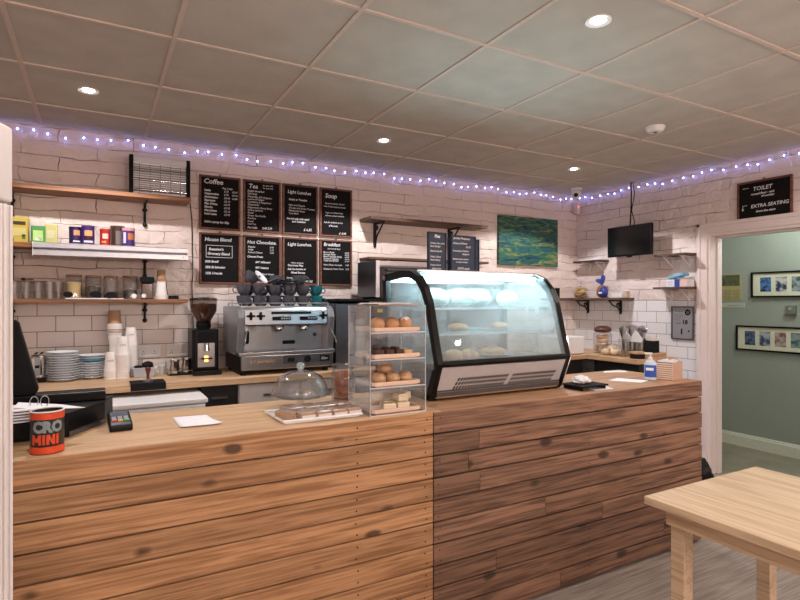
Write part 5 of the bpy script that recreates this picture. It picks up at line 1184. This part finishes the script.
t = thing('paper_note', 'creased white handwritten note lying on the oak counter', 'paper', (.345, 2.28, CT+.0008))
b = MB(); N_ = 8
G = [[None]*(N_+1) for _ in range(N_+1)]
for i in range(N_+1):
    for j in range(N_+1):
        u, v = i/N_, j/N_; x = (-.072+.135*u)*(1-v)+(-.078+.13*u)*v+(.0 if v > .5 else (.5-v)*.03*u); y = -.11*(1-v)+.105*v-.01*u
        z = .001+.006*(max(0, u-.75)*4)**2*(1-v)+.004*(max(0, .2-v)*5)**2; G[i][j] = b.bm.verts.new((x, y, z))
for i in range(N_):
    for j in range(N_): b._f([G[i][j], G[i+1][j], G[i+1][j+1], G[i][j+1]])
b.build('sheet', m_paper, t, smooth=True, solid=.0008)
# printed tub
t = thing('printed_tub', 'orange and black printed tub with CRO and MINI in large letters', 'tub', (-.137, 2.045, CT))
r, h = .046, .132
MB().lathe([(0, 0), (r-.001, 0), (r, .002), (r, h), (r-.002, h), (r-.002, .004), (0, .004)], n=40).build('body', mat('tub_black', sr(38, 34, 34), .35), t, smooth=True)
m_or = mat('tub_orange', sr(212, 74, 34), .4, noise=.15, nscale=60)
for z0, z1 in ((.003, .024), (.108, .128)): MB().lathe([(r+.0004, z0), (r+.0009, z0), (r+.0009, z1), (r+.0004, z1)], n=40).build('orange_band', m_or, t, smooth=True)
MB().lathe([(r+.001, h-.003), (r+.002, h-.001), (r+.001, h+.001), (r-.003, h+.001), (r-.003, h-.002)], n=40).build('rim', m_white, t, smooth=True)
def wrap_text(s, size, z, a_start, off, sx=1, rr=r):
    me = text_me(s, size, 0, 0, off); bb = bmesh.new(); bb.from_mesh(me); bmesh.ops.triangulate(bb, faces=bb.faces)
    bmesh.ops.subdivide_edges(bb, edges=bb.edges, cuts=3, use_grid_fill=True)
    b = MB(); mp = {}
    for v in bb.verts:
        a = a_start+v.co.x*sx/rr; mp[v] = b.bm.verts.new((rr*cos(a), rr*sin(a), z+v.co.y))
    for f in bb.faces: b._f([mp[v] for v in f.verts])
    bb.free(); return b
AV = math.atan2(-2.045, .137)
wrap_text('CRO', .046, .070, AV-.88, .0028, .88, r+.0012).build('grey_lettering', mat('tub_grey', sr(128, 142, 146), .4), t)
def block_letters(word, size, z, a_start, rr):
    b = MB(); x = 0; st = size*.26
    def quad(p0, p1, wd):
        for k in range(4):
            q = [(p0[0]+(p1[0]-p0[0])*t+dx, p0[1]+(p1[1]-p0[1])*t) for t, dx in ((k/4, 0), (k/4, wd), ((k+1)/4, wd), ((k+1)/4, 0))]
            b._f([b.bm.verts.new((rr*cos(a_start+u/rr), rr*sin(a_start+u/rr), z+v)) for u, v in q])
    for ch in word:
        wd = {'M': .92, 'N': .78, 'I': .26}[ch]*size
        quad((x, 0), (x, size), st)
        if ch != 'I': quad((x+wd-st, 0), (x+wd-st, size), st)
        if ch == 'N': quad((x+wd-st, 0), (x, size), st)
        if ch == 'M': quad((x+wd/2-st/2, size*.25), (x, size), st); quad((x+wd/2-st/2, size*.25), (x+wd-st, size), st)
        x += wd+size*.09
    return b
block_letters('MINI', .031, .031, AV-.95, r+.0012).build('orange_lettering', m_or, t)
tag(MB().lathe([(0, 0), (.039, 0), (.039, .01), (0, .014)], n=24).build('tub_contents', m_blackm, smooth=True, loc=(-.137, 2.045, CT+.108)), 'dark sweets filling the printed orange tub', 'sweets')
# paper folder stack + clipboards
t = thing('cash_drawer', 'black cash drawer under the till screen at the counter end', 'cash drawer', (-.088, 2.225, CT), 0)
MB().prism([(0, 0), (.115, .19), (.145, .42-.09), (-.3, .33), (-.3, -.0)], 'Z', .0, .085).build('body', m_black, t, bevel=.003)
MB().prism([(.002, -.003), (.118, .188), (.121, .186), (.004, -.006)], 'Z', .004, .02).build('base_strip', m_dsteel, t)
t = thing('receipt_printer', 'flat black receipt printer shelf behind the card terminal', 'printer', (-.30, 2.45, CT+.0855), 0)
MB().box(0, 0, 0, .33, .1, .035).build('body', m_black, t, bevel=.004)
t = thing('paper_bundle', 'bundle of folded white papers with ring clips behind the printed tub', 'papers', (-.24, 2.17, CT+.0855))
for i in range(5): MB().box(-.06, -.06, i*.009, .075, .06, i*.009+.004, M=Matrix.Rotation(.05*(-1)**i+.1, 4, 'Z')).build('sheet_stack', [m_paper, m_kraft][i % 2] if i == 2 else m_paper, t)
MB().prism([(.0, -.03), (.13, -.02), (.20, .01), (.13, .06), (.0, .08)], 'Z', .044, .0455, M=Matrix.Rotation(.12, 4, 'Y')).build('loose_sheet', m_paper, t)
for x in (-.03, .055, .085): MB().tube([(x+.012*cos(a), .03+.004*sin(a), .05+.018*sin(a)) for a in [i*2*pi/16 for i in range(16)]], .0016, 5, closed=True).build('ring_clip', m_chrome, t, smooth=True)
t = thing('till_screen', 'black tilted touchscreen till with its back to the room', 'till', (-.305, 2.45, CT+.121), 0)
MB().prism([(.06, .02), (-.02, .045), (-.028, .04), (-.02, .03)], 'X', 0, .01)
b = MB()
# back of the screen: tilted slab, seen at an angle, leaning left
sx = [(-.25, .0), (.10, .0), (.112, .018), (.112, .03), (.052, .275), (.04, .285), (-.25, .285)]
b.prism(sx, 'Y', .0, .03); b.build('screen_back', m_black, t, bevel=.005)
MB().box(-.12, .01, -.0, -.02, .09, .05).build('stand', m_blackm, t, bevel=.004)

# ------------------------------------------------------------------ hall pictures
m_mount = mat('picture_mount', sr(222, 226, 200), .8)
def picrow(label, y, z, n, cols):
    t = thing('picture_frame', label, 'picture', (XH-.002, y, z), -pi/2, 'long framed photo rows in the hall'); w, h, f = .82, .243, .016
    b = MB(); b.box(0, -.022, 0, w, 0, f); b.box(0, -.022, h-f, w, 0, h); b.box(0, -.022, f, f, 0, h-f); b.box(w-f, -.022, f, w, 0, h-f); b.build('frame', m_blackm, t)
    MB().box(f, -.010, f, w-f, -.003, h-f).build('mount', m_mount, t)
    for i in range(n):
        x = .082+i*.135; c1, c2 = cols[i % len(cols)]
        m = bpy.data.materials.new('photo_%d%d' % (i, int(z*100))); m.use_nodes = True; nt = m.node_tree; bs = nt.nodes['Principled BSDF']; bs.inputs['Roughness'].default_value = .3
        tc = nt.nodes.new('ShaderNodeTexCoord'); no = nt.nodes.new('ShaderNodeTexNoise'); no.inputs['Scale'].default_value = 22; no.inputs['Detail'].default_value = 3; nt.links.new(tc.outputs['Object'], no.inputs[0])
        rp = nt.nodes.new('ShaderNodeValToRGB'); rp.color_ramp.elements[0].position = .42; rp.color_ramp.elements[1].position = .58; rp.color_ramp.elements[0].color = sr(*c1); rp.color_ramp.elements[1].color = sr(*c2)
        nt.links.new(no.outputs['Fac'], rp.inputs[0]); nt.links.new(rp.outputs[0], bs.inputs['Base Color'])
        MB().box(x, -.0115, .055, x+.095, -.0098, .19).build('photograph', m, t)
picrow('upper long black frame with a row of small photos in the hall', 2.965, 1.464, 5, [((40, 50, 70), (80, 130, 190)), ((40, 60, 90), (200, 205, 200)), ((60, 80, 90), (150, 165, 165)), ((50, 60, 50), (120, 140, 120)), ((70, 60, 50), (170, 150, 120))])
picrow('lower long black frame with a row of small photos in the hall', 3.107, .948, 5, [((34, 44, 70), (90, 110, 140)), ((60, 70, 100), (170, 180, 190)), ((130, 80, 80), (180, 170, 160)), ((60, 90, 95), (140, 160, 160)), ((60, 80, 60), (140, 150, 120))])
t = thing('newspaper_cutting', 'yellowed newspaper page pinned on the green hall wall', 'newspaper', (XH-.001, 3.42, 1.435), -pi/2)
MB().box(0, -.002, 0, .36, 0, .265).build('page', mat('old_newsprint', sr(178, 172, 122), .8, noise=.1), t)
b = MB(); b.box(.02, -.003, .145, .34, -.002, .255, 1)
for i in range(7):
    for j in range(4): b.box(.02+j*.083, -.0026, .012+i*.014, .092+j*.083, -.002, .018+i*.014, 0)
b.add(text_me('NEWS', .03, 0), TM(.03, -.003, .115), 0).build('newsprint', [mat('news_ink', sr(140, 135, 90), .9), mat('news_photo', sr(90, 96, 66), .9, noise=.7, nscale=35)], t)
t = thing('wall_notice', 'small cream notice strip under the newspaper page', 'notice', (XH-.001, 3.30, 1.365), -pi/2)
MB().box(0, -.003, 0, .27, 0, .045).build('card', mat('notice_card', sr(190, 196, 180), .7), t)
MB().add(text_me('please mind the step', .014, 0), TM(.1, -.0035, .018)).build('lettering', m_blackm, t)
t = thing('thermostat', 'grey square thermostat on the green hall wall', 'thermostat', (XH-.001, 2.66, 1.305), -pi/2)
MB().box(0, -.03, 0, .085, 0, .085).build('case', mat('thermo_grey', sr(120, 126, 112), .5), t, bevel=.006)
MB().lathe([(0, 0), (.012, 0), (.012, .006), (0, .006)], n=16, M=Matrix.Translation((.0425, -.03, .055)) @ Matrix.Rotation(pi/2, 4, 'X')).build('dial', m_alu, t)
# black bin beside the counter end
t = thing('waste_bag', 'black rubbish sack tucked behind the end of the counter', 'bag', (3.80, 2.42, 0))
MB().ell((0, 0, .15), (.09, .13, .16), 18, 12, jit=.22, zmin=-.9).tube([(0, 0, .29), (0, .01, .34), (.01, .03, .40)], [.03, .018, .035], 9).build('sack', m_black, t, smooth=True)

# ------------------------------------------------------------------ foreground table
t = thing('cafe_table', 'pale ash wood table top in the right foreground', 'table', (1.67, .55, 0))
MB().box(0, 0, .722, .70, .70, .75).build('tabletop', m_table, t, bevel=.003)
MB().box(.05, .05, .66, .65, .65, .722).build('apron', m_table, t)
for x in (.06, .59):
    for y in (.06, .59): MB().box(x, y, 0, x+.05, y+.05, .66).build('leg', m_table, t, bevel=.003)
